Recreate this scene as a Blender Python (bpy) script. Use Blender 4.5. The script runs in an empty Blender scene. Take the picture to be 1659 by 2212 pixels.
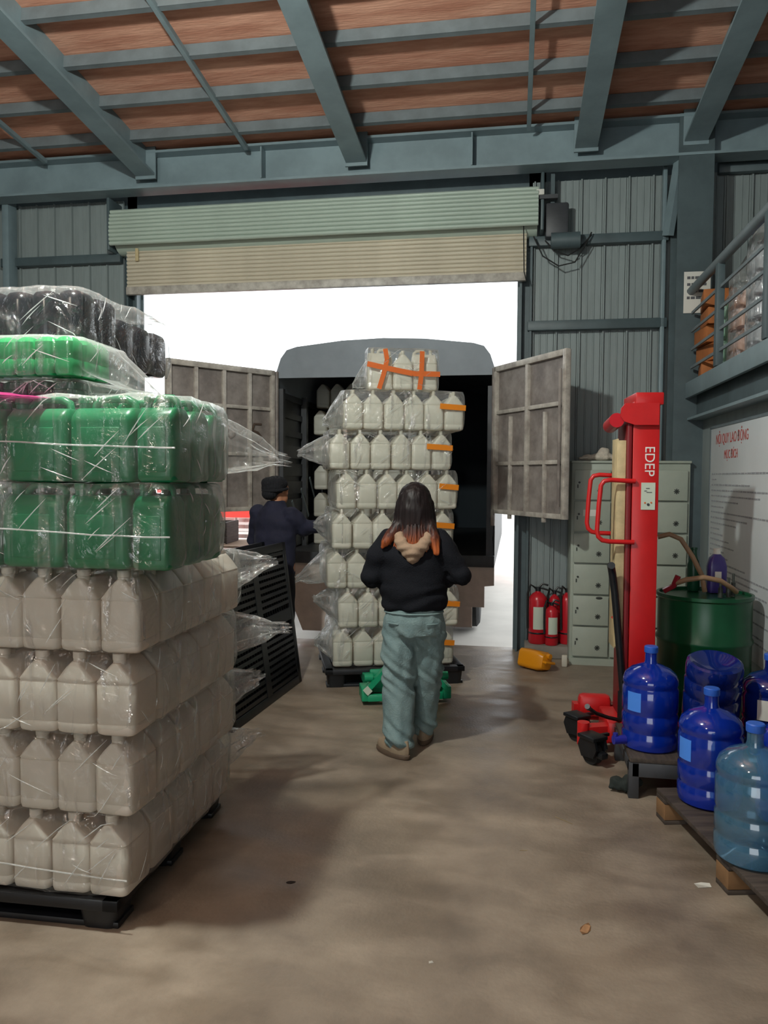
import bpy, bmesh, math, random
from mathutils import Vector, Matrix, Euler, noise as mnoise
R = math.radians
random.seed(7)
scene = bpy.context.scene
COL = scene.collection

# ------------------------------------------------------------------ camera, world, exposure
cam_d = bpy.data.cameras.new('camera')
cam_d.sensor_fit = 'HORIZONTAL'
cam_d.sensor_width = 36.0
cam_d.lens = 36.0 * 1660.0 / 1659.0
cam_d.clip_end = 200
cam = bpy.data.objects.new('camera', cam_d)
COL.objects.link(cam)
yaw, pitch, roll = R(9.6), R(2.6), R(0.35)
cam.matrix_world = (Matrix.Translation((0, 0, 1.6)) @ Matrix.Rotation(yaw, 4, 'Z') @
                    Matrix.Rotation(R(90) - pitch, 4, 'X') @ Matrix.Rotation(roll, 4, 'Z'))
scene.camera = cam

world = bpy.data.worlds.new('overcast_sky')
scene.world = world
world.use_nodes = True
wn = world.node_tree.nodes['Background']
wn.inputs['Color'].default_value = (0.93, 0.97, 1.0, 1)
wn.inputs['Strength'].default_value = 3.2

vs = scene.view_settings
vs.view_transform = 'Standard'
vs.look = 'None'
vs.exposure = -0.05
vs.gamma = 1.0
vs.use_curve_mapping = False
scene.cycles.max_bounces = 6
scene.cycles.transparent_max_bounces = 14
scene.cycles.diffuse_bounces = 3
scene.cycles.glossy_bounces = 3
scene.cycles.sample_clamp_indirect = 6.0


scene.cycles.use_light_tree = False
scene.cycles.adaptive_threshold = .02


# ------------------------------------------------------------------ helpers
def lin(c):
    return tuple(((v / 255) / 12.92 if v / 255 <= .04045 else ((v / 255 + .055) / 1.055) ** 2.4) for v in c)


def mat(name, rgb, rough=.6, metal=0., var=.0, scale=6., bump=0., bscale=40., rgb2=None, spec=.5, trans=0., stretch=None, tcol=None):
    """plain painted / moulded / rusty surface: principled with a noise between two colours and a fine bump"""
    m = bpy.data.materials.new(name); m.use_nodes = True
    nt = m.node_tree; N = nt.nodes; L = nt.links
    b = N['Principled BSDF']
    c = lin(rgb)
    b.inputs['Base Color'].default_value = (*c, 1)
    b.inputs['Roughness'].default_value = rough
    b.inputs['Metallic'].default_value = metal
    b.inputs['Specular IOR Level'].default_value = spec
    tc = N.new('ShaderNodeTexCoord')
    mp = N.new('ShaderNodeMapping')
    L.new(tc.outputs['Object'], mp.inputs['Vector'])
    if stretch: mp.inputs['Scale'].default_value = stretch
    if var > 0 or rgb2:
        n = N.new('ShaderNodeTexNoise'); n.inputs['Scale'].default_value = scale
        n.inputs['Detail'].default_value = 6; n.inputs['Roughness'].default_value = .62
        L.new(mp.outputs['Vector'], n.inputs['Vector'])
        cr = N.new('ShaderNodeValToRGB')
        c2 = lin(rgb2) if rgb2 else tuple(max(0, v * (1 - var)) for v in c)
        c1 = c if rgb2 else tuple(min(1, v * (1 + var)) for v in c)
        cr.color_ramp.elements[0].position = .36; cr.color_ramp.elements[0].color = (*c2, 1)
        cr.color_ramp.elements[1].position = .64; cr.color_ramp.elements[1].color = (*c1, 1)
        L.new(n.outputs['Fac'], cr.inputs['Fac']); L.new(cr.outputs['Color'], b.inputs['Base Color'])
    if bump > 0:
        n2 = N.new('ShaderNodeTexNoise'); n2.inputs['Scale'].default_value = bscale; n2.inputs['Detail'].default_value = 4
        L.new(mp.outputs['Vector'], n2.inputs['Vector'])
        bp = N.new('ShaderNodeBump'); bp.inputs['Strength'].default_value = bump; bp.inputs['Distance'].default_value = .01
        L.new(n2.outputs['Fac'], bp.inputs['Height']); L.new(bp.outputs['Normal'], b.inputs['Normal'])
    if trans > 0:
        t = N.new('ShaderNodeBsdfTranslucent'); t.inputs['Color'].default_value = (*(lin(tcol) if tcol else c), 1)
        mx = N.new('ShaderNodeMixShader'); mx.inputs[0].default_value = trans
        L.new(b.outputs[0], mx.inputs[1]); L.new(t.outputs[0], mx.inputs[2])
        L.new(mx.outputs[0], N['Material Output'].inputs['Surface'])
    return m


def film_mat(name, tint=(.97, .98, .97), base=.09, edge=.65, milk=.35, bscale=10., bstr=1., streak=.42, rough=.12):
    """thin crinkled polythene: see-through face on, glossy and milky at a grazing view, with highlight streaks put into its opacity"""
    m = bpy.data.materials.new(name); m.use_nodes = True
    nt = m.node_tree; N = nt.nodes; L = nt.links
    for n in list(N):
        if n.type == 'BSDF_PRINCIPLED': N.remove(n)
    out = N['Material Output']
    tc = N.new('ShaderNodeTexCoord')
    n1 = N.new('ShaderNodeTexNoise'); n1.inputs['Scale'].default_value = bscale; n1.inputs['Detail'].default_value = 5
    n1.inputs['Distortion'].default_value = 1.2
    L.new(tc.outputs['Object'], n1.inputs['Vector'])
    bp = N.new('ShaderNodeBump'); bp.inputs['Strength'].default_value = bstr; bp.inputs['Distance'].default_value = .05
    L.new(n1.outputs['Fac'], bp.inputs['Height'])
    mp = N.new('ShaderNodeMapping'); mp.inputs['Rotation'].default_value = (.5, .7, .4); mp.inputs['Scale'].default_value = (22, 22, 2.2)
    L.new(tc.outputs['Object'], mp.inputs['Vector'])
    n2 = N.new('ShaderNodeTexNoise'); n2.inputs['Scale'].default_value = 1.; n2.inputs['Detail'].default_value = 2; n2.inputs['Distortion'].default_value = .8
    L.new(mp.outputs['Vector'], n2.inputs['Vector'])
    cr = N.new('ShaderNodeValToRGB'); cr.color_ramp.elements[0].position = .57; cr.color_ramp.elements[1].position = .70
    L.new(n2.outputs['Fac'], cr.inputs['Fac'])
    ms = N.new('ShaderNodeMath'); ms.operation = 'MULTIPLY'; ms.inputs[1].default_value = streak  # noise streaks lay milky highlight lines into the film
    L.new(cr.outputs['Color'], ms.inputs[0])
    lw = N.new('ShaderNodeLayerWeight'); lw.inputs['Blend'].default_value = .5
    pw = N.new('ShaderNodeMath'); pw.operation = 'POWER'; pw.inputs[1].default_value = 2.6
    L.new(lw.outputs['Facing'], pw.inputs[0])
    me = N.new('ShaderNodeMath'); me.operation = 'MULTIPLY_ADD'; me.inputs[1].default_value = edge; me.inputs[2].default_value = base
    L.new(pw.outputs[0], me.inputs[0])
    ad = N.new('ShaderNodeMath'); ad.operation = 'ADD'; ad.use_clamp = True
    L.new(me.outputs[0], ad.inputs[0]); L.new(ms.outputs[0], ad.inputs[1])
    gl = N.new('ShaderNodeBsdfGlossy'); gl.inputs['Roughness'].default_value = rough; L.new(bp.outputs['Normal'], gl.inputs['Normal'])
    df = N.new('ShaderNodeBsdfDiffuse'); df.inputs['Color'].default_value = (.85, .86, .86, 1)
    tl = N.new('ShaderNodeBsdfTranslucent'); tl.inputs['Color'].default_value = (.85, .86, .86, 1)
    md = N.new('ShaderNodeMixShader'); md.inputs[0].default_value = .5
    L.new(df.outputs[0], md.inputs[1]); L.new(tl.outputs[0], md.inputs[2])
    mg = N.new('ShaderNodeMixShader'); mg.inputs[0].default_value = milk
    L.new(gl.outputs[0], mg.inputs[1]); L.new(md.outputs[0], mg.inputs[2])
    tr = N.new('ShaderNodeBsdfTransparent'); tr.inputs['Color'].default_value = (*tint, 1)
    mx = N.new('ShaderNodeMixShader')
    L.new(ad.outputs[0], mx.inputs[0]); L.new(tr.outputs[0], mx.inputs[1]); L.new(mg.outputs[0], mx.inputs[2])
    L.new(mx.outputs[0], out.inputs['Surface'])
    return m


def bottle_mat(name, tint, body, opaque, base=.06):
    """thin tinted polycarbonate shell: tinted see-through, part milky body colour, sharp gloss"""
    m = bpy.data.materials.new(name); m.use_nodes = True
    nt = m.node_tree; N = nt.nodes; L = nt.links
    b = N['Principled BSDF']; b.inputs['Base Color'].default_value = (*body, 1); b.inputs['Roughness'].default_value = .12
    tr = N.new('ShaderNodeBsdfTransparent'); tr.inputs['Color'].default_value = (*tint, 1)
    gl = N.new('ShaderNodeBsdfGlossy'); gl.inputs['Roughness'].default_value = .06
    lw = N.new('ShaderNodeLayerWeight'); lw.inputs['Blend'].default_value = .5
    pw = N.new('ShaderNodeMath'); pw.operation = 'POWER'; pw.inputs[1].default_value = 4
    L.new(lw.outputs['Facing'], pw.inputs[0])
    ma = N.new('ShaderNodeMath'); ma.operation = 'MULTIPLY_ADD'; ma.inputs[1].default_value = .35; ma.inputs[2].default_value = base
    L.new(pw.outputs[0], ma.inputs[0])
    m1 = N.new('ShaderNodeMixShader'); m1.inputs[0].default_value = opaque
    L.new(tr.outputs[0], m1.inputs[1]); L.new(b.outputs[0], m1.inputs[2])
    m2 = N.new('ShaderNodeMixShader')
    L.new(ma.outputs[0], m2.inputs[0]); L.new(m1.outputs[0], m2.inputs[1]); L.new(gl.outputs[0], m2.inputs[2])
    L.new(m2.outputs[0], N['Material Output'].inputs['Surface'])
    return m


def obj(name, me, parent=None, loc=None, rot=None):
    o = bpy.data.objects.new(name, me); COL.objects.link(o)
    if parent is not None: o.parent = parent
    if loc is not None: o.location = loc
    if rot is not None: o.rotation_euler = rot
    return o


def tag(o, label=None, cat=None, group=None, kind=None):
    if label: o['label'] = label
    if cat: o['category'] = cat
    if group: o['group'] = group
    if kind: o['kind'] = kind
    return o


def thing(name, label, cat, loc=(0, 0, 0), rz=0, group=None):
    o = obj(name, None, None, loc, (0, 0, rz))
    o.empty_display_size = .1
    return tag(o, label, cat, group)


KIDS = {}


def copy_tree(o, parent=None):
    c = o.copy(); COL.objects.link(c); c.parent = parent
    for ch in list(o.children):
        copy_tree(ch, c)
    return c


class MB:
    def __init__(s): s.bm = bmesh.new()

    def box(s, c, size, rot=None, bev=0., seg=2):
        M = Matrix.Translation(c) @ (Euler(rot).to_matrix().to_4x4() if rot else Matrix()) @ Matrix.Diagonal((*size, 1))
        r = bmesh.ops.create_cube(s.bm, size=1, matrix=M)
        if bev > 0:
            es = list({e for v in r['verts'] for e in v.link_edges})
            bmesh.ops.bevel(s.bm, geom=es, offset=bev, segments=seg, profile=.5, affect='EDGES')
        return s

    def bar(s, p0, p1, w, h, up=(0, 0, 1)):
        p0, p1 = Vector(p0), Vector(p1); d = (p1 - p0); ln = d.length; d.normalize()
        u = Vector(up); x = d.cross(u)
        if x.length < 1e-4: x = d.cross(Vector((1, 0, 0)))
        x.normalize(); z = x.cross(d)
        M = Matrix((x, d, z)).transposed().to_4x4(); M.translation = (p0 + p1) / 2
        bmesh.ops.create_cube(s.bm, size=1, matrix=M @ Matrix.Diagonal((w, ln, h, 1)))
        return s

    def ring(s, pts): return [s.bm.verts.new(p) for p in pts]

    def loft(s, rings, cap=True, closed=True):
        rs = [s.ring(r) for r in rings]; n = len(rs[0])
        for a, b in zip(rs, rs[1:]):
            for i in range(n if closed else n - 1):
                j = (i + 1) % n
                s.bm.faces.new((a[i], a[j], b[j], b[i]))
        if cap:
            s.bm.faces.new(rs[0][::-1]); s.bm.faces.new(rs[-1])
        return s

    def tube(s, pts, r, seg=8, cap=True):
        pts = [Vector(p) for p in pts]
        rr = r if isinstance(r, (list, tuple)) else [r] * len(pts)
        rings = []; prev = None
        for i, p in enumerate(pts):
            d = (pts[min(i + 1, len(pts) - 1)] - pts[max(i - 1, 0)]).normalized()
            if prev is None:
                x = d.orthogonal().normalized()
            else:
                x = (prev - d * prev.dot(d)).normalized()
            prev = x; y = d.cross(x)
            rings.append([p + (x * math.cos(2 * math.pi * k / seg) + y * math.sin(2 * math.pi * k / seg)) * rr[i] for k in range(seg)])
        return s.loft(rings, cap)

    def cyl(s, p0, p1, r0, r1=None, seg=20): return s.tube([p0, p1], [r0, r0 if r1 is None else r1], seg)

    def lathe(s, prof, seg=32, c=(0, 0, 0), cap=True):
        return s.loft([[(c[0] + r * math.cos(2 * math.pi * k / seg), c[1] + r * math.sin(2 * math.pi * k / seg), c[2] + z) for k in range(seg)] for r, z in prof], cap)

    def prism(s, pts, vec):
        v = Vector(vec)
        return s.loft([[Vector(p) for p in pts], [Vector(p) + v for p in pts]])

    def ball(s, c, r, seg=12):
        rx = r if isinstance(r, (list, tuple)) else (r, r, r)
        M = Matrix.Translation(c) @ Matrix.Diagonal((*rx, 1))
        bmesh.ops.create_uvsphere(s.bm, u_segments=seg, v_segments=max(6, seg // 2), radius=1, matrix=M)
        return s

    def mesh(s, name, m, smooth=True, ang=38):
        bmesh.ops.recalc_face_normals(s.bm, faces=s.bm.faces)
        me = bpy.data.meshes.new(name); s.bm.to_mesh(me); s.bm.free()
        for x in (m if isinstance(m, (list, tuple)) else [m]): me.materials.append(x)
        if smooth:
            me.polygons.foreach_set('use_smooth', [True] * len(me.polygons))
            me.set_sharp_from_angle(angle=R(ang))
        return me

    def build(s, name, m, parent=None, loc=None, rot=None, smooth=True, ang=38):
        return obj(name, s.mesh(name, m, smooth, ang), parent, loc, rot)


def arc(c, r, a0, a1, n, plane='xz'):
    out = []
    for i in range(n + 1):
        a = R(a0 + (a1 - a0) * i / n); u, v = r * math.cos(a), r * math.sin(a)
        out.append((c[0] + u, c[1], c[2] + v) if plane == 'xz' else ((c[0], c[1] + u, c[2] + v) if plane == 'yz' else (c[0] + u, c[1] + v, c[2])))
    return out


def rrect(w, d, r, z, n=4, cx=0, cy=0):
    """rounded rectangle ring at height z"""
    pts = []
    for (sx, sy, a) in ((1, 1, 0), (-1, 1, 90), (-1, -1, 180), (1, -1, 270)):
        for i in range(n + 1):
            t = R(a + 90 * i / n)
            pts.append((cx + sx * (w / 2 - r) + r * math.cos(t), cy + sy * (d / 2 - r) + r * math.sin(t), z))
    return pts


def remeshed(mb, voxel, smooth_it, name, m, parent=None, disp=None, loc=None, rot=None, fac=.6):
    """union of overlapping closed shapes into one continuous smooth skin"""
    me = mb.mesh(name + '_src', m, False)
    o = bpy.data.objects.new(name + '_src', me); COL.objects.link(o)
    md = o.modifiers.new('r', 'REMESH'); md.mode = 'VOXEL'; md.voxel_size = voxel
    sm = o.modifiers.new('s', 'SMOOTH'); sm.iterations = smooth_it; sm.factor = fac
    bpy.context.view_layer.update()
    dg = bpy.context.evaluated_depsgraph_get()
    res = bpy.data.meshes.new_from_object(o.evaluated_get(dg))
    bpy.data.objects.remove(o); bpy.data.meshes.remove(me)
    res.name = name
    if disp:
        nr = [v.normal.copy() for v in res.vertices]
        for v, n in zip(res.vertices, nr): v.co = disp(v.co.copy(), n)
    res.polygons.foreach_set('use_smooth', [True] * len(res.polygons))
    if not res.materials:
        res.materials.append(m)
    return obj(name, res, parent, loc, rot)


def nz(p, s, off=0.): return mnoise.noise(Vector((p[0] * s + off, p[1] * s + off * 1.7, p[2] * s - off)))


# ------------------------------------------------------------------ materials
M_floor = None
def floor_material():
    m = bpy.data.materials.new('concrete_floor'); m.use_nodes = True
    nt = m.node_tree; N = nt.nodes; L = nt.links; b = N['Principled BSDF']
    tc = N.new('ShaderNodeTexCoord')
    a = N.new('ShaderNodeTexNoise'); a.inputs['Scale'].default_value = 1.1; a.inputs['Detail'].default_value = 8; a.inputs['Roughness'].default_value = .65
    L.new(tc.outputs['Object'], a.inputs['Vector'])
    mp = N.new('ShaderNodeMapping'); mp.inputs['Scale'].default_value = (1.6, 3.2, 1); mp.inputs['Rotation'].default_value = (0, 0, .25)
    L.new(tc.outputs['Object'], mp.inputs['Vector'])
    c = N.new('ShaderNodeTexNoise'); c.inputs['Scale'].default_value = 1.6; c.inputs['Detail'].default_value = 7; c.inputs['Distortion'].default_value = .6
    L.new(mp.outputs['Vector'], c.inputs['Vector'])
    r1 = N.new('ShaderNodeValToRGB')
    r1.color_ramp.elements[0].position = .34; r1.color_ramp.elements[0].color = (*lin((112, 101, 90)), 1)
    r1.color_ramp.elements[1].position = .68; r1.color_ramp.elements[1].color = (*lin((162, 149, 133)), 1)
    L.new(a.outputs['Fac'], r1.inputs['Fac'])
    r2 = N.new('ShaderNodeValToRGB')
    r2.color_ramp.elements[0].position = .38; r2.color_ramp.elements[0].color = (.72, .68, .64, 1)
    r2.color_ramp.elements[1].position = .62; r2.color_ramp.elements[1].color = (1.04, 1.02, 1.0, 1)
    L.new(c.outputs['Fac'], r2.inputs['Fac'])
    mx = N.new('ShaderNodeMixRGB'); mx.blend_type = 'MULTIPLY'; mx.inputs[0].default_value = .8
    L.new(r1.outputs[0], mx.inputs[1]); L.new(r2.outputs[0], mx.inputs[2])
    L.new(mx.outputs[0], b.inputs['Base Color'])
    rr = N.new('ShaderNodeMapRange'); rr.inputs['From Min'].default_value = .3; rr.inputs['From Max'].default_value = .7
    rr.inputs['To Min'].default_value = .34; rr.inputs['To Max'].default_value = .62
    L.new(c.outputs['Fac'], rr.inputs['Value']); L.new(rr.outputs[0], b.inputs['Roughness'])
    f = N.new('ShaderNodeTexNoise'); f.inputs['Scale'].default_value = 60; f.inputs['Detail'].default_value = 3
    L.new(tc.outputs['Object'], f.inputs['Vector'])
    bp = N.new('ShaderNodeBump'); bp.inputs['Strength'].default_value = .25; bp.inputs['Distance'].default_value = .006
    L.new(f.outputs['Fac'], bp.inputs['Height']); L.new(bp.outputs['Normal'], b.inputs['Normal'])
    return m


M_floor = floor_material()
M_steel = mat('blue_grey_steel_paint', (122, 140, 146), .45, var=.12, scale=3)
M_steel_d = mat('dark_steel_paint', (74, 88, 92), .5, var=.15, scale=4)
M_purlin = mat('galvanised_purlin', (106, 116, 120), .5, var=.15, scale=5)
M_sheet = mat('grey_wall_sheet', (132, 142, 142), .5, var=.1, scale=2.5, stretch=(3, 3, .6))
M_roof = mat('brown_roof_lining', (228, 172, 146), .85, scale=3.5, rgb2=(194, 134, 110), bump=.4, bscale=22, stretch=(.5, 3, 1))
M_shut_g = mat('pale_green_shutter', (176, 190, 178), .42, var=.08, scale=3, stretch=(.6, 1, 8))
M_shut_b = mat('beige_shutter', (206, 196, 176), .45, var=.1, scale=4, stretch=(.6, 1, 6))
M_jug = mat('white_hdpe', (226, 226, 214), .38, trans=.28, tcol=(250, 230, 206), var=.03, scale=5)
M_jug_w = mat('warm_white_hdpe', (230, 224, 212), .4, trans=.26, tcol=(248, 220, 196), var=.03, scale=5)
M_green = mat('green_hdpe', (18, 128, 82), .33, trans=.12, var=.06, scale=6)
M_green2 = mat('bright_green_plastic', (40, 176, 104), .3, trans=.2, var=.06, scale=9)
M_green3 = mat('dark_and_shaded_green', (14, 70, 48), .35, trans=.1)  # shade put into the low bag's green; the drum bottle's own colour
M_blackp = mat('black_plastic', (22, 24, 28), .4, var=.3, scale=9)
M_blackj = mat('black_jug_plastic', (26, 29, 36), .22)
M_rubber = mat('black_rubber', (20, 20, 21), .75, bump=.3)
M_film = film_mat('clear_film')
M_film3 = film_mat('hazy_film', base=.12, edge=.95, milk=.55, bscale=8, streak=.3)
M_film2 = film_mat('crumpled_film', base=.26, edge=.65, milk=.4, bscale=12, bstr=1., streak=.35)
M_glint_seam = film_mat('film_glint_seam', base=.55, edge=.4, milk=.75, streak=.2, rough=.2)  # milky film for welded seams and for glint threads on folds
M_tape = mat('orange_tape', (216, 128, 32), .3)
M_tape2 = mat('burnt_orange_tape', (206, 104, 50), .3)
M_paper = mat('white_paper', (214, 212, 204), .8)
M_ink = mat('dark_ink', (92, 92, 96), .8)
M_inkred = mat('red_ink', (176, 86, 80), .8)
M_red = mat('red_paint', (196, 30, 32), .35, var=.08, scale=5)
M_red_d = mat('fire_red', (188, 30, 42), .3)
M_cream = mat('cream_guard', (190, 172, 132), .6, var=.15, scale=12)
M_locker = mat('grey_green_locker', (160, 168, 156), .45, var=.06, scale=4)
M_locker_d = mat('dark_locker_fitting', (52, 56, 52), .5)
M_tarp = mat('grey_blue_tarpaulin', (126, 134, 142), .55, var=.1, scale=2, bump=.25, bscale=9)
M_tarp_in = mat('dark_tarp_lining', (44, 54, 62), .8)
M_truckmetal = mat('worn_truck_steel', (150, 142, 136), .55, scale=5, rgb2=(112, 104, 100), bump=.15)
M_trib = mat('pale_truck_rib', (196, 190, 180), .5, scale=9, rgb2=(150, 142, 134))
M_truckdark = mat('dark_truck_frame', (58, 60, 64), .5, var=.2)
M_skirt = mat('dusty_mudguard', (200, 184, 174), .8, var=.12, scale=5)
M_wood = mat('weathered_wood', (128, 100, 74), .8, scale=4, rgb2=(92, 70, 52), bump=.3, stretch=(1, 10, 10))
M_wood_d = mat('dark_wet_wood', (78, 68, 60), .7, scale=4, rgb2=(52, 44, 40), bump=.3, stretch=(10, 1, 10))
M_wood_y = mat('fresh_wood_block', (128, 96, 64), .8, var=.15, scale=8)
M_drum = mat('green_drum_paint', (14, 72, 44), .3, var=.15, scale=5)
M_skin = mat('skin', (188, 130, 100), .55, var=.05)
M_knit = mat('black_sweater', (20, 22, 28), .9, bump=.5, bscale=160, spec=.2)
M_jean = mat('teal_denim', (126, 148, 148), .85, scale=7, rgb2=(102, 124, 126), bump=.35, bscale=120)
M_hood = mat('beige_hood', (152, 128, 106), .85, bump=.3, bscale=90)
M_navy = mat('navy_jacket', (26, 28, 50), .85, var=.12, scale=9, bump=.2, bscale=60)
M_hat = mat('black_knit_cap', (18, 20, 26), .9, bump=.6, bscale=90)
M_trouser = mat('dark_trousers', (26, 27, 36), .85)
M_shoe = mat('tan_suede', (142, 124, 102), .8, var=.1, scale=20)
M_sole = mat('brown_sole', (88, 72, 58), .7)
M_jack = mat('green_machine_paint', (20, 148, 104), .35, var=.08, scale=8)
M_chrome = mat('worn_bright_metal', (190, 190, 186), .3, metal=1)
M_yellow = mat('amber_plastic', (232, 150, 20), .35, trans=.12)
M_plate = mat('cream_label', (196, 206, 190), .5)
M_white = mat('white_print', (232, 226, 222), .5)
M_board = mat('white_rule_board', (196, 200, 202), .5, var=.04, scale=2)
M_purple = mat('purple_plastic', (58, 46, 118), .3)
M_hose = mat('tan_hose', (142, 112, 84), .5)
M_orange = mat('orange_sticker', (198, 96, 52), .5, var=.3, scale=30)
M_brownbox = mat('amber_carton', (166, 98, 48), .75, var=.15, scale=6)
M_blueb = bottle_mat('blue_bottle', (.10, .24, .80), (.004, .035, .42), .62)
M_blueb2 = bottle_mat('dark_blue_bottle', (.08, .17, .55), (.004, .02, .20), .66)
M_blueb3 = bottle_mat('pale_blue_bottle', (.60, .80, .92), (.10, .27, .42), .36, base=.10)
M_cap = mat('blue_cap', (40, 92, 190), .4)
M_label = mat('light_blue_label', (72, 136, 232), .5)
M_pink = film_mat('pink_film', tint=(.95, .45, .7), base=.5, milk=.9)
M_pink2 = mat('pink_plastic', (226, 112, 176), .45, trans=.3)
M_ground = mat('pale_yard_concrete', (196, 192, 184), .8, var=.06, scale=2)
M_extred = mat('red_awning', (214, 52, 40), .6)
M_extwhite = mat('white_crate', (236, 234, 230), .5)
M_brick = mat('pale_yard_wall', (206, 204, 198), .9, var=.05)
M_conc = mat('raw_concrete', (134, 128, 120), .85, var=.1, scale=6, bump=.3)
M_bulb = bpy.data.materials.new('lit_bulb'); M_bulb.use_nodes = True
_b = M_bulb.node_tree.nodes['Principled BSDF']
_b.inputs['Emission Color'].default_value = (.96, 1, .93, 1); _b.inputs['Emission Strength'].default_value = 12


M_fill_globe = bpy.data.materials.new('warm_fill_globe'); M_fill_globe.use_nodes = True  # glow of the added fill lamp
_b = M_fill_globe.node_tree.nodes['Principled BSDF']
_b.inputs['Emission Color'].default_value = (1, .86, .7, 1); _b.inputs['Emission Strength'].default_value = 4


# hair: dark roots, copper ends (dyed)
def hair_material():
    m = bpy.data.materials.new('dyed_hair'); m.use_nodes = True
    N = m.node_tree.nodes; L = m.node_tree.links; b = N['Principled BSDF']; b.inputs['Roughness'].default_value = .5; b.inputs['Specular IOR Level'].default_value = .3
    tc = N.new('ShaderNodeTexCoord'); sx = N.new('ShaderNodeSeparateXYZ'); L.new(tc.outputs['Object'], sx.inputs[0])
    n = N.new('ShaderNodeTexNoise'); n.inputs['Scale'].default_value = 1; n.inputs['Detail'].default_value = 3
    mp = N.new('ShaderNodeMapping'); mp.inputs['Scale'].default_value = (90, 90, 4); L.new(tc.outputs['Object'], mp.inputs[0]); L.new(mp.outputs[0], n.inputs['Vector'])
    ad = N.new('ShaderNodeMath'); ad.operation = 'MULTIPLY_ADD'; ad.inputs[1].default_value = .14; L.new(n.outputs['Fac'], ad.inputs[0]); L.new(sx.outputs['Z'], ad.inputs[2])
    mr = N.new('ShaderNodeMapRange'); mr.inputs['From Min'].default_value = 1.27; mr.inputs['From Max'].default_value = 1.47; L.new(ad.outputs[0], mr.inputs['Value'])
    cr = N.new('ShaderNodeValToRGB'); e = cr.color_ramp.elements
    e[0].position = 0; e[0].color = (*lin((176, 92, 48)), 1); e[1].position = 1; e[1].color = (*lin((26, 19, 20)), 1)
    q = cr.color_ramp.elements.new(.38); q.color = (*lin((84, 44, 32)), 1); q = cr.color_ramp.elements.new(.68); q.color = (*lin((34, 23, 23)), 1)
    L.new(mr.outputs[0], cr.inputs[0]); L.new(cr.outputs[0], b.inputs['Base Color'])
    bp = N.new('ShaderNodeBump'); bp.inputs['Strength'].default_value = .5; bp.inputs['Distance'].default_value = .004
    L.new(n.outputs['Fac'], bp.inputs['Height']); L.new(bp.outputs[0], b.inputs['Normal'])
    return m


M_hair = hair_material()

ORD = ['first', 'second', 'third', 'fourth', 'fifth', 'sixth', 'seventh', 'eighth', 'ninth', 'tenth', 'eleventh', 'twelfth']
WY = 7.18   # inside face of the front wall
SL = .105   # roof fall towards the front wall


def struct(o, label=None): return tag(o, label, None, None, 'structure')


# ================================================================== the building
fl = MB().box((-1.5, .6, -.1), (12, 13.4, .2)).build('floor', M_floor, smooth=False); struct(fl, 'worn brown-grey concrete warehouse floor')
gr = MB().box((-1.5, 27.3, -.13), (90, 40, .2)).build('yard_ground', M_ground, smooth=False); struct(gr, 'pale sunlit concrete yard outside the doorway')

# front wall: backing frame round the doorway and standing-seam panels
DX0, DX1, DZ = -3.74, .06, 4.62
wf = MB()
wf.box((-5.3, WY + .12, 2.6), (3.1, .04, 5.2)); wf.box((2.85, WY + .12, 2.6), (5.5, .04, 5.2)); wf.box((-1.80, WY + .12, 4.72), (4.1, .04, 1.1))
wall = wf.build('wall_front', M_steel_d, smooth=False); struct(wall, 'grey standing-seam sheet wall around the loading door')


def seam_panel(w, z0, z1):
    p = [(0, 0, z0), (.012, 0, z0), (.014, -.03, z0), (.026, -.03, z0), (.028, 0, z0), (w * .36, 0, z0), (w * .38, -.006, z0), (w * .42, -.006, z0), (w * .44, 0, z0),
         (w * .66, 0, z0), (w * .68, -.006, z0), (w * .72, -.006, z0), (w * .74, 0, z0), (w - .004, 0, z0), (w - .004, .03, z0), (0, .03, z0)]
    return MB().prism(p[::-1], (0, 0, z1 - z0)).mesh('wall_panel', M_sheet, smooth=False)


pm = seam_panel(.205, 0, 4.25)
x = .13
while x < 4.6:
    obj('wall_panel', pm, wall, (x, WY + .03, .02)); x += .205
x = DX0 - .12 - .19
pm2 = seam_panel(.19, 0, 4.3)
while x > -6.6:
    obj('wall_panel', pm2, wall, (x, WY + .03, .02)); x -= .19
for z, n in ((3.72, 0), (2.97, 0), (1.35, 0)):
    MB().box((.70, WY - .035, z), (1.2, .07, .085), bev=.006).build('wall_girt', M_steel_d, wall)
MB().box((-4.5, WY - .035, 3.74), (1.3, .07, .085), bev=.006).build('wall_girt', M_steel_d, wall)
MB().box((-4.5, WY - .035, 2.2), (1.3, .07, .085), bev=.006).build('wall_girt', M_steel_d, wall)
MB().box((3.1, WY - .035, 4.3), (2.8, .07, .14), bev=.006).build('wall_girt', M_steel_d, wall)
MB().box((.74, WY - .13, .055), (1.26, .3, .11), bev=.01).build('wall_curb', M_conc, wall)
MB().box((-4.6, WY - .06, .055), (1.5, .16, .11), bev=.01).build('wall_curb', M_conc, wall)
# light posts at the wall sides
MB().box((-5.02, WY - .1, 2.2), (.07, .14, 4.4), bev=.006).build('wall_post', M_steel, wall)
MB().box((1.26, WY - .04, 2.2), (.035, .06, 4.4), bev=.006).build('wall_post', M_steel, wall)

# columns
def h_column(name, label, x, y, w, d, z1):
    m = MB(); m.box((0, -d / 2 + .008, z1 / 2), (w, .016, z1)); m.box((0, d / 2 - .008, z1 / 2), (w, .016, z1)); m.box((0, 0, z1 / 2), (.012, d - .03, z1))
    m.box((0, 0, .01), (w + .08, d + .08, .02))
    o = m.build(name, M_steel_d, None, (x, y, 0), smooth=False)
    return tag(o, label, None, None, 'structure')


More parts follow.
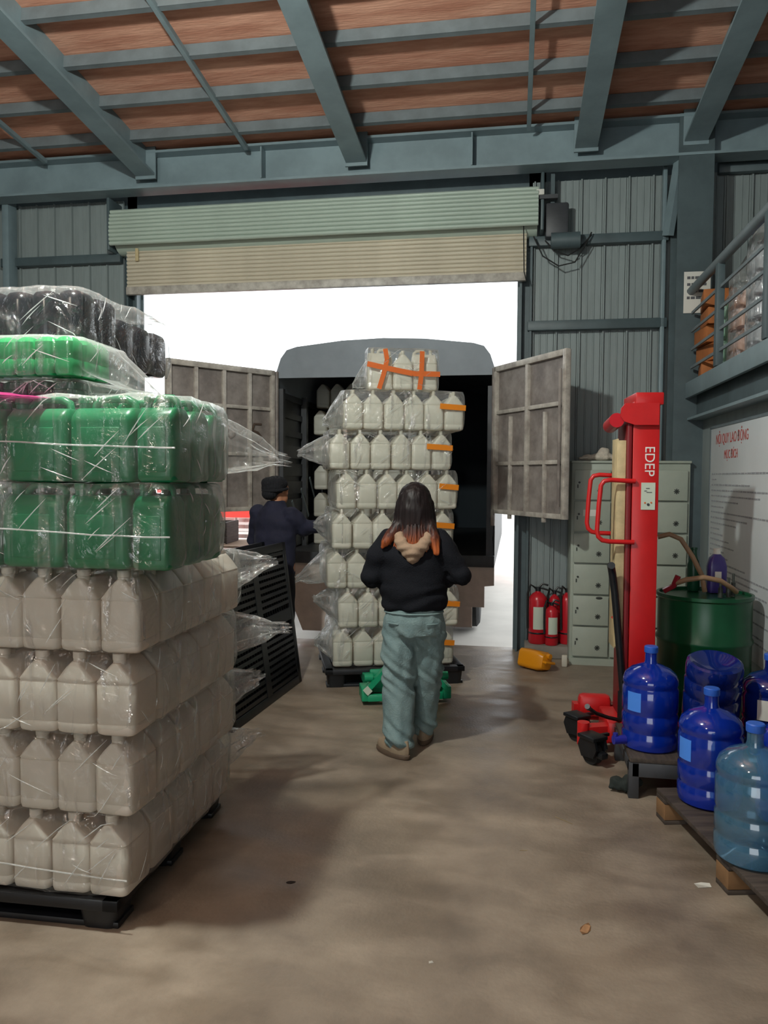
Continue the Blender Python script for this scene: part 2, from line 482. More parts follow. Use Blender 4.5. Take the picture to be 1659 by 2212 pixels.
h_column('trim_1', 'dark steel column between the corrugated wall and the mezzanine', 1.45, WY - .22, .28, .3, 4.62)
h_column('trim_2', 'dark steel column at the left end of the front wall', -5.4, WY - .2, .3, .3, 4.62)
br = MB().bar((1.28, WY - .12, 3.7), (1.34, WY - .26, 4.3), .05, .1).build('trim_3', M_steel); struct(br, 'diagonal steel knee brace under the eave beam by the column')

# door jamb guides
for i, (gx, lab) in enumerate(((DX0 - .0, 'left'), (DX1 + .02, 'right'))):
    m = MB()
    m.box((gx - .045, WY - .0, 2.1), (.02, .10, 4.2)); m.box((gx + .045, WY - .0, 2.1), (.02, .10, 4.2)); m.box((gx, WY + .055, 2.1), (.15, .02, 4.2))
    g = m.build('trim_%d' % (4 + i), M_steel_d, smooth=False); struct(g, 'steel shutter guide rail on the %s side of the doorway' % lab)

# eave beam
eb = MB()
eb.box((-1.3, 6.93, 4.44), (9.6, .02, .30)); eb.box((-1.3, 6.9, 4.285), (9.6, .2, .022)); eb.box((-1.3, 6.9, 4.6), (9.6, .2, .022))
for q in (-5.2, -2.3, -.4): eb.box((q, 6.86, 4.44), (.012, .12, .28))
o = eb.build('trim_6', M_steel, smooth=False); struct(o, 'blue-grey steel eave beam across the top of the door wall')

# rafters (I-beams falling towards the wall)
def rafter(n, x, label):
    m = MB(); y0, y1 = 6.8, -6.0; z0 = 4.385; z1 = z0 + SL * (y0 - y1)
    m.bar((x, y0, z0 + .01), (x, y1, z1 + .01), .185, .022); m.bar((x, y0, z0 + .32), (x, y1, z1 + .32), .185, .02); m.bar((x, y0, z0 + .165), (x, y1, z1 + .165), .014, .3)
    m.box((x, y0 + .012, z0 + .14), (.2, .02, .34))
    o = m.build('trim_%d' % n, M_steel, smooth=False); return struct(o, label)


rafter(7, -5.45, 'leftmost steel roof rafter at the edge of the frame')
rafter(8, -3.42, 'steel roof rafter above the black jugs on the left')
rafter(9, -1.42, 'steel roof rafter above the middle of the doorway')
rafter(10, .56, 'steel roof rafter above the right door jamb')
rafter(11, 1.44, 'steel roof rafter above the mezzanine railing')
ceil = obj('ceiling', None); struct(ceil, 'brown lined roof between grey purlins'); ceil.empty_display_size = .1
# purlins (C sections) and lining boards between them
ys = []; y = 6.5
while y > -6:
    ys.append(y); y -= .51
for k, y in enumerate(ys):
    zb = 4.385 + .165 + SL * (6.8 - y)
    m = MB(); m.box((-1.0, 0, .045), (10.8, .006, .09)); m.box((-1.0, .022, .003), (10.8, .045, .006)); m.box((-1.0, .022, .087), (10.8, .045, .006))
    m.build('purlin', M_purlin, ceil, (0, y, zb), (R(6) * -1, 0, 0), smooth=False)
bays = [-7.0, -5.45, -3.42, -1.42, .56, 1.44, 4.6]
for a, b in zip(bays, bays[1:]):
    for y1, y0 in zip([7.2] + ys, ys + [ys[-1] - .5]):
        za = 4.385 + .262 + SL * (6.8 - y1); zb = 4.385 + .262 + SL * (6.8 - y0)
        m = MB(); m.prism([(a, y1, za), (a, y0, zb), (a, y0, zb + .03), (a, y1, za + .03)], (b - a - .006, 0, 0))
        m.build('roof_panel', M_roof, ceil, smooth=False)
for x, w in ((-2.42, .03), (.08, .03), (-4.4, .03)):
    m = MB(); m.bar((x, 6.75, 4.385 + .15 + SL * .05), (x, -3, 4.385 + .15 + SL * 9.8), .035, .012); m.bar((x + .016, 6.75, 4.385 + .165 + SL * .05), (x + .016, -3, 4.385 + .165 + SL * 9.8), .006, .03)
    m.build('sag_bar', M_steel, ceil, smooth=False)

# other walls, so daylight enters only by the doorway and an added rear opening
wl = MB().box((-6.9, .6, 2.9), (.1, 13.4, 5.8)).build('wall_left', M_sheet, smooth=False); struct(wl, 'grey sheet wall on the left')
wr2 = MB().box((4.5, .6, 2.9), (.1, 13.4, 5.8)).build('wall_right', M_steel_d, smooth=False); struct(wr2, 'dark wall at the back of the mezzanine')
wb = MB(); wb.box((-5.0, -6.05, 3), (3.8, .1, 6)); wb.box((2.8, -6.05, 3), (3.5, .1, 6)); wb.box((-1.0, -6.05, 4.7), (4.2, .1, 2.8))
wbo = wb.build('wall_back', M_sheet, smooth=False); struct(wbo, 'rear wall with a wide opening added for light from behind the camera')
cap = MB().box((-1.2, 7.3, 4.98), (12, .06, .6)).build('trim_12', M_steel_d, smooth=False); struct(cap, 'dark flashing above the eave beam')

# ------------------------------------------------------------------ roller shutter
sh = thing('roller_shutter', 'half-rolled beige and pale green steel roller shutter above the doorway', 'shutter', (-1.84, WY - .12, 0))
wsh = 3.98
m = MB(); n = 28
ringp = []
cr_ = .27
# each slat of the coil and of the curtain is its own strip
slatc = []
for k in range(24):
    z = 4.14 - k * .0375
    if k < 9:   # slats on the bulging coil
        yy = -.14 * math.sqrt(max(0., 1 - ((z - 3.95) / .32) ** 2)); mt = M_shut_g; ww = wsh + .05
    else:
        yy = .03; mt = M_shut_b; ww = wsh - .14
    if z < 3.42: break
    key = (k < 9)
    if len(slatc) < 2 and (not slatc or slatc[-1][0] != key):
        w2 = ww / 2
        prof = [(-w2, .012, .0), (-w2, -.004, .003), (-w2, -.014, .013), (-w2, -.016, .021), (-w2, -.010, .029), (-w2, -.002, .036), (-w2, .012, .036)]
        slatc.append((key, MB().prism(prof, (ww, 0, 0)).mesh('slat', mt)))
    me = [q for kk, q in slatc if kk == key][0]
    obj('slat', me, sh, (0 if key else .0, yy, z - .036))
MB().box((0, .02, 3.40), (wsh - .14, .05, .075), bev=.006).build('bottom_rail', M_trib, sh)
MB().cyl((-wsh / 2 - .02, .1, 3.95), (wsh / 2 + .02, .1, 3.95), .19, seg=28).build('drum', M_shut_g, sh)
for sx in (-1, 1):
    MB().box((sx * (wsh / 2 + .06), .05, 4.02), (.03, .3, .5), bev=.01).build('end_bracket', M_steel_d, sh)
MB().box((-1.80, -.005, 3.75), (.03, .02, .14), bev=.003).build('lock_plate', M_cream, sh)
# motor with its bracket and cables
mo = thing('shutter_motor', 'dark shutter motor with sagging cables beside the shutter coil', 'motor', (.34, WY - .09, 3.72))
MB().box((0, -.01, .15), (.2, .14, .3), bev=.02).build('housing', M_truckdark, mo)
MB().cyl((-.05, -.06, -.03), (.2, -.06, -.03), .07).build('gearbox', M_steel_d, mo)
MB().box((-.18, -.12, .33), (.36, .05, .035)).build('bracket', M_truckdark, mo)
MB().box((-.15, -.13, .37), (.07, .05, .05), bev=.008).build('junction_box', M_paper, mo)
MB().box((-.04, -.02, .35), (.035, .05, .5)).build('hanger', M_steel_d, mo)
MB().tube([(-.1, -.05, -.02), (-.02, -.06, -.12), (.1, -.05, -.16), (.2, -.04, -.1), (.3, -.02, .02)], .006, 6).build('cable', M_rubber, mo)
MB().tube([(-.2, -.05, .02), (-.12, -.07, -.16), (.02, -.06, -.25), (.16, -.05, -.22), (.26, -.04, -.05), (.3, -.03, .04)], .006, 6).build('cable', M_rubber, mo)
MB().tube([(-.3, -.12, .32), (-.29, -.12, .1), (-.28, -.11, -.3), (-.26, -.11, -.38)], .005, 6).build('cable', M_rubber, mo)

# ------------------------------------------------------------------ pendant lamp (just above the frame; lights the doorway end)
LX, LY, LZ = -1.52, 2.15, 4.0
lp = thing('pendant_lamp', 'bright hanging work lamp under the roof above the left pallet', 'lamp', (LX, LY, LZ))
zt = 4.385 + .16 + SL * (6.8 - LY) - LZ
MB().tube([(0, 0, .16), (0, 0, zt)], .006, 6).build('cord', M_rubber, lp)
MB().cyl((0, 0, .07), (0, 0, .17), .03).build('holder', M_blackp, lp)
MB().lathe([(.012, .075), (.03, .06), (.05, .03), (.055, 0), (.045, -.03), (.02, -.05), (.001, -.055)], 20).build('bulb', M_bulb, lp)
ld = bpy.data.lights.new('lamp_light', 'POINT'); ld.energy = 430; ld.color = (.95, 1, .93); ld.shadow_soft_size = .07
lo = bpy.data.objects.new('lamp_light', ld); COL.objects.link(lo); lo.parent = lp; lo.location = (0, 0, -.13)

fill_lp = thing('pendant_lamp', 'warm fill globe added behind the camera to brighten near faces', 'lamp', (-2.3, -1.6, 4.6))  # added fill lamp: warms and brightens surfaces facing the camera
MB().tube([(0, 0, .2), (0, 0, 4.385 + .16 + SL * 8.4 - 4.6)], .006, 6).build('cord', M_rubber, fill_lp)
MB().cyl((0, 0, .18), (0, 0, .26), .04).build('holder', M_blackp, fill_lp)
MB().ball((0, 0, 0), .19, 20).build('globe', M_fill_globe, fill_lp)
ld2 = bpy.data.lights.new('lamp_light', 'POINT'); ld2.energy = 145; ld2.color = (1, .86, .72); ld2.shadow_soft_size = .2
lo2 = bpy.data.objects.new('lamp_light', ld2); COL.objects.link(lo2); lo2.parent = fill_lp; lo2.location = (0, 0, -.42)

# ================================================================== right side: low wall, mezzanine
wr = MB().box((1.60, 5.5, 1.05), (.1, 3.2, 2.1)).build('wall_side', M_sheet, smooth=False); struct(wr, 'grey partition wall under the mezzanine')
mz = obj('trim_13', None); mz.empty_display_size = .1; struct(mz, 'mezzanine edge with pale steel beam and deck')
MB().box((2.95, 4.0, 2.36), (3.02, 5.6, .06)).build('deck', M_conc, mz, smooth=False)
MB().box((1.415, 4.0, 2.335), (.03, 5.6, .13), bev=.004).build('fascia', M_steel, mz)
MB().box((1.505, 4.0, 2.2), (.02, 5.6, .2)).build('beam_web', M_steel_d, mz, smooth=False)
MB().box((1.49, 4.0, 2.10), (.14, 5.6, .02)).build('beam_flange', M_steel, mz, smooth=False)
rl = thing('mezzanine_railing', 'grey steel railing with a thick top pipe along the mezzanine edge', 'railing', (1.43, 0, 2.4))
MB().cyl((0, 6.8, .76), (0, 1.5, .76), .034, seg=16).build('top_rail', M_purlin, rl)
for z in (.12, .27, .42, .57): MB().box((0, 4.1, z), (.012, 5.3, .022)).build('rail_bar', M_purlin, rl, smooth=False)
for y in (5.88, 4.78, 3.7): MB().box((.0, y, .39), (.05, .075, .76), bev=.004).build('post', M_steel_d, rl)

# goods on the mezzanine
cartons = [(1.58, 6.56, 0), (1.60, 6.55, .14), (1.575, 6.57, .28), (1.60, 6.55, .42), (1.585, 6.56, .56)]
for i, (x, y, z) in enumerate(cartons):
    c = thing('brown_carton', 'flat brown carton, %s from the deck in the pile by the column' % ORD[i], 'carton', (x, y, 2.392 + z), R(-9 + 6 * ((i * 7) % 4)), 'brown cartons piled on the mezzanine')
    MB().box((0, 0, .066), (.24, .34, .132), bev=.008).build('body', M_brownbox, c)
    MB().box((0, 0, .1325), (.05, .34, .002)).build('tape', M_tape2, c, smooth=False)


def wrap_blob(name, label, cat, loc, size, mt, seed, group):
    """a film-wrapped bundle: lumpy upright bag with gathered top and bottles inside"""
    t = thing(name, label, cat, loc, 0, group)
    w, d, h = size
    m = MB(); rings = []
    for k in range(15):
        f = k / 14; z = h * f; s = 1 if f < .8 else 1 - .72 * ((f - .8) / .2) ** .8
        ring = []
        for a in range(28):
            th = 2 * math.pi * a / 28; c, q = math.cos(th), math.sin(th)
            rr = (abs(c) ** 4 + abs(q) ** 4) ** -.25
            j = 1 + .07 * nz((c * 2, q * 2, f * 5), 1.7, seed)
            ring.append((c * rr * w / 2 * s * j, q * rr * d / 2 * s * j, z))
        rings.append(ring)
    m.loft(rings); m.build('wrap', M_film2, t)
    nb = max(2, int(h / .27)); b = MB().loft([rrect(w * .42, d * .42, .03, 0), rrect(w * .42, d * .42, .03, .17), rrect(w * .2, d * .2, .02, .23), rrect(w * .18, d * .18, .02, .25)]).mesh('bottle', mt)
    for kz in range(nb):
        for ax in (-1, 1):
            for ay in (-1, 1):
                if kz * .26 + .25 < h * .93:
                    obj('bottle', b, t, (ax * w * .22, ay * d * .22, .005 + kz * .26))
    return t


M_clearb = mat('clear_grey_bottle', (206, 210, 216), .25, trans=.4)
M_blued = mat('deep_blue_plastic', (40, 44, 150), .35, trans=.1)
M_paleg = mat('pale_green_bottle', (150, 205, 170), .3, trans=.35)
M_palep = mat('peach_bottle', (214, 168, 146), .35, trans=.3)
G = 'film-wrapped bottle bundles on the mezzanine'
wrap_blob('bottle_bundle', 'film-wrapped bundle of pale green and white bottles beside the brown cartons', 'bundle', (1.63, 6.17, 2.392), (.28, .28, .62), M_paleg, 3, G)
wrap_blob('bottle_bundle', 'film-wrapped bundle of peach tinted bottles behind the railing post', 'bundle', (1.64, 5.80, 2.392), (.30, .34, .80), M_palep, 5, G)
wrap_blob('bottle_bundle', 'tall film-wrapped bundle of clear bottles behind the middle of the railing', 'bundle', (1.66, 5.42, 2.392), (.32, .30, .98), M_clearb, 13, G)
wrap_blob('bottle_bundle', 'tall film-wrapped bundle of dark blue bottles behind the railing', 'bundle', (1.66, 5.08, 2.392), (.30, .30, 1.02), M_blued, 9, G)
wrap_blob('bottle_bundle', 'film-wrapped bundle of clear bottles nearest the camera on the mezzanine', 'bundle', (1.64, 4.74, 2.392), (.30, .30, .9), M_clearb, 17, G)

# paper notice on the column
pn = thing('paper_notice', 'white printed paper notice taped to the dark column', 'notice', (1.475, WY - .372 - .006, 2.98))
MB().box((0, 0, .17), (.21, .003, .34)).build('sheet', M_paper, pn, smooth=False)
for k in range(4):
    m = MB(); x = -.08
    while x < .07:
        w = random.uniform(.018, .04); m.box((x + w / 2, -.003, .29 - k * .055), (w, .002, .022)); x += w + .008
    m.build('printed_line', M_ink, pn, smooth=False)


def text(body, size, mt, parent, loc, rot, name='lettering', ext=.0008, align='CENTER', sx=1.):
    cu = bpy.data.curves.new(name, 'FONT'); cu.body = body; cu.size = size; cu.align_x = align; cu.align_y = 'CENTER'; cu.extrude = ext
    cu.materials.append(mt)
    tmp = obj(name, cu); bpy.context.view_layer.update()
    me = bpy.data.meshes.new_from_object(tmp.evaluated_get(bpy.context.evaluated_depsgraph_get()))
    bpy.data.objects.remove(tmp); bpy.data.curves.remove(cu)
    if not me.materials: me.materials.append(mt)
    o = obj(name, me, parent, loc, rot); o.scale = (sx, 1, 1)
    return o


# labour rules board on the partition
sb = thing('rules_board', 'tall white labour rules board with red heading on the partition wall', 'sign', (1.545, 5.62, .42))
MB().box((0, 0, .79), (.012, 1.72, 1.58), bev=.002).build('panel', M_board, sb)
for yy in (-.865, .865): MB().box((-.002, yy, .79), (.018, .02, 1.6)).build('frame_edge', M_purlin, sb, smooth=False)
MB().box((-.002, 0, 1.585), (.018, 1.75, .02)).build('frame_edge', M_purlin, sb, smooth=False)
rt = (R(90), 0, R(-90))
text('NỘI QUY LAO ĐỘNG', .105, M_inkred, sb, (-.0075, .28, 1.48), rt, 'heading', sx=.82)
text('MỤC ĐÍCH', .09, M_inkred, sb, (-.0075, .28, 1.36), rt, 'heading', sx=.8)
random.seed(3)
M_ink2 = mat('faded_ink', (146, 148, 152), .8)
lens = [1.5, .12, 1.0, 1.5, 1.2, .7, .35, 1.5, .95, .7, .25, .3, .5, .6, .4, .5, .9, 1.5, 1.2, 1.4, .6, 1.5, 1.1, 1.5, .8, 1.3, 1.5, .9]
for k, ln in enumerate(lens):
    m = MB(); y = .80; z = 1.22 - k * .042
    while y > .80 - ln:
        w = random.uniform(.03, .085); m.box((-.0072, y - w / 2, z), (.002, w, random.uniform(.009, .013))); y -= w + .013
    m.build('printed_line', M_ink2, sb, smooth=False)

# ================================================================== containers
def jug_mesh(mt):
    """narrow 5 litre jug seen end-on: rounded body, waist line, gabled shoulders"""
    m = MB(); w, d = .15, .19
    lv = [(w - .03, d - .03, .018, 0), (w - .006, d - .006, .022, .008), (w, d, .024, .02), (w, d, .024, .040), (w - .004, d - .004, .022, .044), (w, d, .024, .048), (w, d, .024, .186), (w - .008, d - .006, .02, .190), (w - .001, d, .022, .196),
          (w * .86, d * .995, .02, .208), (w * .56, d * .98, .016, .236), (w * .28, d * .95, .012, .258), (.026, d * .9, .010, .266)]
    m.loft([rrect(a, b, r, z, 3) for a, b, r, z in lv])
    return m.mesh('body', mt, ang=50)


def jug_handle_mesh(mt):
    pts = [(0, -.005, .258), (0, -.008, .278)] + [(0, .004 + .0, .288), (0, .03, .292), (0, .06, .288), (0, .078, .272), (0, .083, .25)]
    return MB().tube(pts, [.012, .012, .012, .012, .012, .012, .012], 8).mesh('handle', mt, ang=60)


def jug_neck_mesh(mt, k=1.):
    return MB().lathe([(.024 * k, .25), (.022 * k, .272), (.024 * k, .274), (.024 * k, .297), (.020 * k, .299)], 14, (0, -.052, 0)).mesh('neck', mt)


JUGS = {}
for key, mt in (('cool', M_jug), ('warm', M_jug_w)):
    JUGS[key] = (jug_mesh(mt), jug_handle_mesh(mt), jug_neck_mesh(mt, .55 if key == 'cool' else 1.))


def jug(label, loc, rz=0., key='cool', group=None, sc=(1, 1, 1), parts=True, cat='jug'):
    b, h, n = JUGS[key]
    o = obj('plastic_jug', b, None, loc, (0, 0, rz)); o.scale = sc
    tag(o, label, cat, group)
    if parts:
        obj('handle', h, o); obj('neck', n, o)
    return o


def film_bag(name, label, loc, rz, x0, x1, y0, y1, z0, z1, seed, mt=None, group=None, tape=None, tails=(), amp=.010, seam=None):
    """a see-through sack drawn over a block of containers; tails are gathered loose ends"""
    t = thing(name, label, 'plastic bag', loc, rz, group)
    mt = mt or M_film
    c = Vector(((x0 + x1) / 2, (y0 + y1) / 2, (z0 + z1) / 2)); s = Vector(((x1 - x0) / 2, (y1 - y0) / 2, (z1 - z0) / 2))
    bm = bmesh.new(); vmap = {}

    def pt(p):
        k = tuple(round(q, 4) for q in p)
        if k in vmap: return vmap[k]
        v = Vector(p)
        # soften box corners
        q = Vector([v[i] * (1 - .055 * (v[(i + 1) % 3] ** 6 + v[(i + 2) % 3] ** 6) / 2) for i in range(3)])
        w = Vector([q[i] * s[i] for i in range(3)]) + c
        nrm = Vector([v[i] ** 9 for i in range(3)])
        if nrm.length > 1e-6: nrm.normalize()
        dsp = amp * (nz(w, 7, seed) + .7 * abs(nz((w[0] * 1.0, w[1], w[2] * .35), 26, seed + 3)) - .1)
        w += nrm * dsp
        vmap[k] = bm.verts.new(w)
        return vmap[k]
    nx = max(8, int(s[0] * 2 / .028)); ny = max(8, int(s[1] * 2 / .035)); nzz = max(8, int(s[2] * 2 / .028))
    dims = (nx, ny, nzz)
    for ax in range(3):
        if ax == 2: sgns = (1,)
        else: sgns = (-1, 1)
        u, w = (ax + 1) % 3, (ax + 2) % 3
        for sg in sgns:
            for i in range(dims[u]):
                for j in range(dims[w]):
                    quad = []
                    for (a, b) in ((0, 0), (1, 0), (1, 1), (0, 1)):
                        p = [0, 0, 0]; p[ax] = sg; p[u] = -1 + 2 * (i + a) / dims[u]; p[w] = -1 + 2 * (j + b) / dims[w]
                        quad.append(pt(p))
                    try: bm.faces.new(quad)
                    except ValueError: pass
    bmesh.ops.recalc_face_normals(bm, faces=bm.faces)
    me = bpy.data.meshes.new('film'); bm.to_mesh(me); bm.free(); me.materials.append(mt)
    me.polygons.foreach_set('use_smooth', [True] * len(me.polygons))
    obj('film', me, t)
    # pale threads on the front and right faces, drawn as glints along film folds
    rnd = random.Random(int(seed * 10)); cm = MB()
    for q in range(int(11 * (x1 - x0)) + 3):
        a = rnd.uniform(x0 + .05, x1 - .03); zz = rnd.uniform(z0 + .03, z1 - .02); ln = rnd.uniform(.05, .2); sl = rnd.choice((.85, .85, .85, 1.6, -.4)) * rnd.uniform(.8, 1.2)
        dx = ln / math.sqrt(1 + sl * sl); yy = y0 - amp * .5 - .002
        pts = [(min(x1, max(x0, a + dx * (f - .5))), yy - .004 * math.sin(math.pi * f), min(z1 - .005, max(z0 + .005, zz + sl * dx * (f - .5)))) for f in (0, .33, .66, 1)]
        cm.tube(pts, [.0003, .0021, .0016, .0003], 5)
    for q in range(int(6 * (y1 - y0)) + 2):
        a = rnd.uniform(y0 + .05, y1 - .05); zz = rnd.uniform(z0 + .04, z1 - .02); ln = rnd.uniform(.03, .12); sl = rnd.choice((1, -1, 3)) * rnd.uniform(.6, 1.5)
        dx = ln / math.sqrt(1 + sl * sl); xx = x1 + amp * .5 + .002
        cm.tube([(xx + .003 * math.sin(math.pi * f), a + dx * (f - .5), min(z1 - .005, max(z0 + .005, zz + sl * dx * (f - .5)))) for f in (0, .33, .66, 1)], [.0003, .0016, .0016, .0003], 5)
    tag(cm.build('fold_glints', M_glint_seam, t), kind='stuff')
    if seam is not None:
        MB().tube([(x0 + (x1 - x0) * f, y0 - amp * .4 - .003, seam + .008 * math.sin(f * 5) - .012 * f + .004 * nz((f * 9, 0, 0), 1, seed)) for f in [i / 24 for i in range(25)]], .0028, 6).build('welded_seam', M_glint_seam, t)
    for (a, b, tip, sd) in tails:
        tail(t, a, b, tip, sd, mt)
    return t


def tail(parent, a, b, tip, seed, mt):
    """gathered loose end of a sack: from an end rectangle (corner a to corner b) to a ragged tip"""
    a, b, tip = Vector(a), Vector(b), Vector(tip)
    c = (a + b) / 2; h = (b - a) / 2
    e1 = Vector((h.x, h.y, 0)); e2 = Vector((0, 0, h.z))
    m = MB(); rings = []
    for k in range(9):
        f = k / 8; cc = c.lerp(tip, f); g = (1 - f) ** .75; ring = []
        fl = .28 if f > .9 else 0
        for i in range(28):
            th = 2 * math.pi * i / 28; u, v = math.cos(th), math.sin(th)
            rr = (abs(u) ** 4 + abs(v) ** 4) ** -.25
            sc = max(g, .10 + fl * .3)
            p = cc + (e1 * u + e2 * v) * rr * sc
            pleat = .55 * math.sin(th * 7 + seed) * f * (1 - f) * 2 + nz((u * 2, v * 2, f * 3), 2, seed) * .5 * f
            p += (e1 * u + e2 * v) * pleat * .30
            p += (tip - c) * .10 * nz((u, v, 0), 3, seed + 9) * f
            ring.append(p)
        rings.append(ring)
    m.loft(rings, cap=False)
    m.build('gathered_end', M_film2 if mt is M_film else mt, parent)


def flat_tape(parent, mt, pts, w, t=.0016, name='tape', off=(0, 0, 0)):
    """strip of tape through points, its width along z unless the strip runs vertically"""
    m = MB()
    for p, q in zip(pts, pts[1:]):
        p, q = Vector(p), Vector(q); d = (q - p); vert = abs(d.z) > abs(d.x)
        m.bar(p, q, w if vert else t, t if vert else w, up=(0, 1, 0) if vert else (0, 0, 1))
    return m.build(name, mt, parent, smooth=False)


# ------------------------------------------------------------------ plastic pallets
def make_pallet(label, loc, rz, group, lx=1.1, ly=1.1, h=.13, fine=True):
    t = thing('plastic_pallet', label, 'pallet', loc, rz, group)
    f = MB()
    for s in (-1, 1):
        f.box((0, s * (ly / 2 - .03), h - .02), (lx, .06, .04), bev=.004); f.box((s * (lx / 2 - .03), 0, h - .02), (.06, ly, .04), bev=.004)
    f.box((0, 0, h - .02), (.09, ly - .1, .04)); f.box((0, 0, h - .02), (lx - .1, .09, .04))
    f.build('deck_frame', M_blackp, t)
    if fine:
        sl = MB().box((0, 0, 0), (lx - .12, .026, .03)).mesh('slat', M_blackp, False)
        n = 21
        for k in range(n):
            y = -ly / 2 + .08 + (ly - .16) * k / (n - 1)
            if abs(y) > .05: obj('slat', sl, t, (0, y, h - .018))
        g = MB(); n = 26
        for k in range(n):
            x = -lx / 2 + .075 + (lx - .15) * k / (n - 1)
            if abs(x) > .05: g.box((x, 0, h - .024), (.007, ly - .12, .02))
        g.build('cross_ribs', M_blackp, t, smooth=False)
    lg = MB().loft([rrect(.13, .13, .03, 0, 3), rrect(.15, .15, .03, h - .035, 3)]).mesh('leg', M_blackp)
    for x in (-lx / 2 + .085, 0, lx / 2 - .085):
        for y in (-ly / 2 + .085, 0, ly / 2 - .085): obj('leg', lg, t, (x, y, .0))
    rn = MB().box((0, 0, .011), (lx - .02, .12, .022), bev=.003).mesh('runner', M_blackp)
    for y in (-ly / 2 + .085, 0, ly / 2 - .085): obj('runner', rn, t, (0, y, .0005))
    return t


# ------------------------------------------------------------------ the tall pallet stack by the truck
SA = R(18)
SO = Vector((-1.36, 5.64, 0))   # near left corner of the load
ex, ey = Vector((math.cos(SA), math.sin(SA), 0)), Vector((-math.sin(SA), math.cos(SA), 0))
def S(a, b, z): return SO + ex * a + ey * b + Vector((0, 0, z))


make_pallet('black plastic pallet under the tall stack of white jugs', S(.5, .49, 0), SA, None, 1.08, 1.06, .14)
rowz0 = .145; pitch_r = .303
rows = [(0.02, 6), (0.06, 6), (-.03, 6), (.01, 6), (.04, 6), (-.01, 6), (.09, 6)]
ROWN = ['bottom row', 'second row up', 'third row up', 'fourth row up', 'fifth row up', 'sixth row up', 'seventh row up']
JW = .157
for r, (off, n) in enumerate(rows):
    z = rowz0 + r * pitch_r
    for i in range(n):
        jx = .0
        lab = 'white plastic jug, %s from left in the %s of the tall pallet stack' % (ORD[i], ROWN[r])
        p = S(off + JW * (i + .5), .11 + random.uniform(-.006, .006), z)
        jug(lab, p, SA + R(random.uniform(-3, 3)), 'cool', 'front jugs of the tall pallet stack')
        for k in range(1, 4):
            if 0 < i < n - 1 and k > 1: continue
            p = S(off + JW * (i + .5), .11 + .205 * k, z)
            side = 'left side' if i == 0 else ('right side' if i == n - 1 else 'middle')
            jug('white jug, %s rank back, %s from left, %s of the tall stack' % (ORD[k], ORD[i], ROWN[r]), p, SA + R(random.uniform(-2, 2)), 'cool', 'rear jugs of the tall stack', parts=False)
    w = JW * n
    tl = []
    if r in (0, 1, 2, 3, 5): tl.append(((off + .0, .03, z + .03), (off + .0, .5, z + .27), (off - .13 - .05 * (r % 3), .2, z + (.16, .2, .05, .17, .1, .12, .1)[r]), r * 2.3))
    if r == 6: tl.append(((off + .0, .02, z + .02), (off + .0, .5, z + .29), (off - .14, .2, z + .06), 4.))
    bg = film_bag('jug_bag', 'clear plastic bag around the %s of jugs in the tall pallet stack' % ROWN[r], S(0, 0, 0), SA, off - .012, off + w + .012, .002, .84, z - .002, z + .304, r * 11.3, None, 'clear bags of the tall pallet stack', tails=tl, amp=.007)
    if r == 5 or r == 4: tz = z + .165
    else: tz = z + .17
    a0 = off + w - (.2 if r in (5, 6) else .15)
    flat_tape(bg, M_tape, [(a0, -.006, tz + .012), (off + w + .002, -.006, tz)], .042)
# top bag of three
zt = rowz0 + 7 * pitch_r
tb = film_bag('jug_bag', 'small taped bag of three jugs on top of the tall stack', S(0, 0, 0), SA, .27, .83, .0, .22, zt - .002, zt + .315, 91., None, 'clear bags of the tall pallet stack', amp=.006,
              tails=[((.27, .02, zt + .02), (.27, .2, zt + .22), (.17, .1, zt + .03), 7.)])
jug('white plastic jug turned side-on, left of the taped top bag', S(.375, .11, zt), SA + R(-90), 'cool', 'jugs in the top bag', (1.0, 1., 1.06))
jug('white plastic jug seen end-on, middle of the taped top bag', S(.55, .11, zt), SA, 'cool', 'jugs in the top bag')
jug('white plastic jug turned side-on, right of the taped top bag', S(.725, .11, zt), SA + R(90), 'cool', 'jugs in the top bag', (1.0, 1., 1.06))
flat_tape(tb, M_tape2, [(.27, -.006, zt + .185), (.45, -.007, zt + .15), (.62, -.007, zt + .12), (.83, -.006, zt + .12)], .04)
flat_tape(tb, M_tape2, [(.405, -.008, zt + .30), (.42, -.008, zt + .22), (.40, -.008, zt + .13), (.36, -.008, zt + .0)], .035)
flat_tape(tb, M_tape2, [(.69, -.008, zt + .29), (.685, -.008, zt + .12), (.67, -.008, zt + .0)], .036)

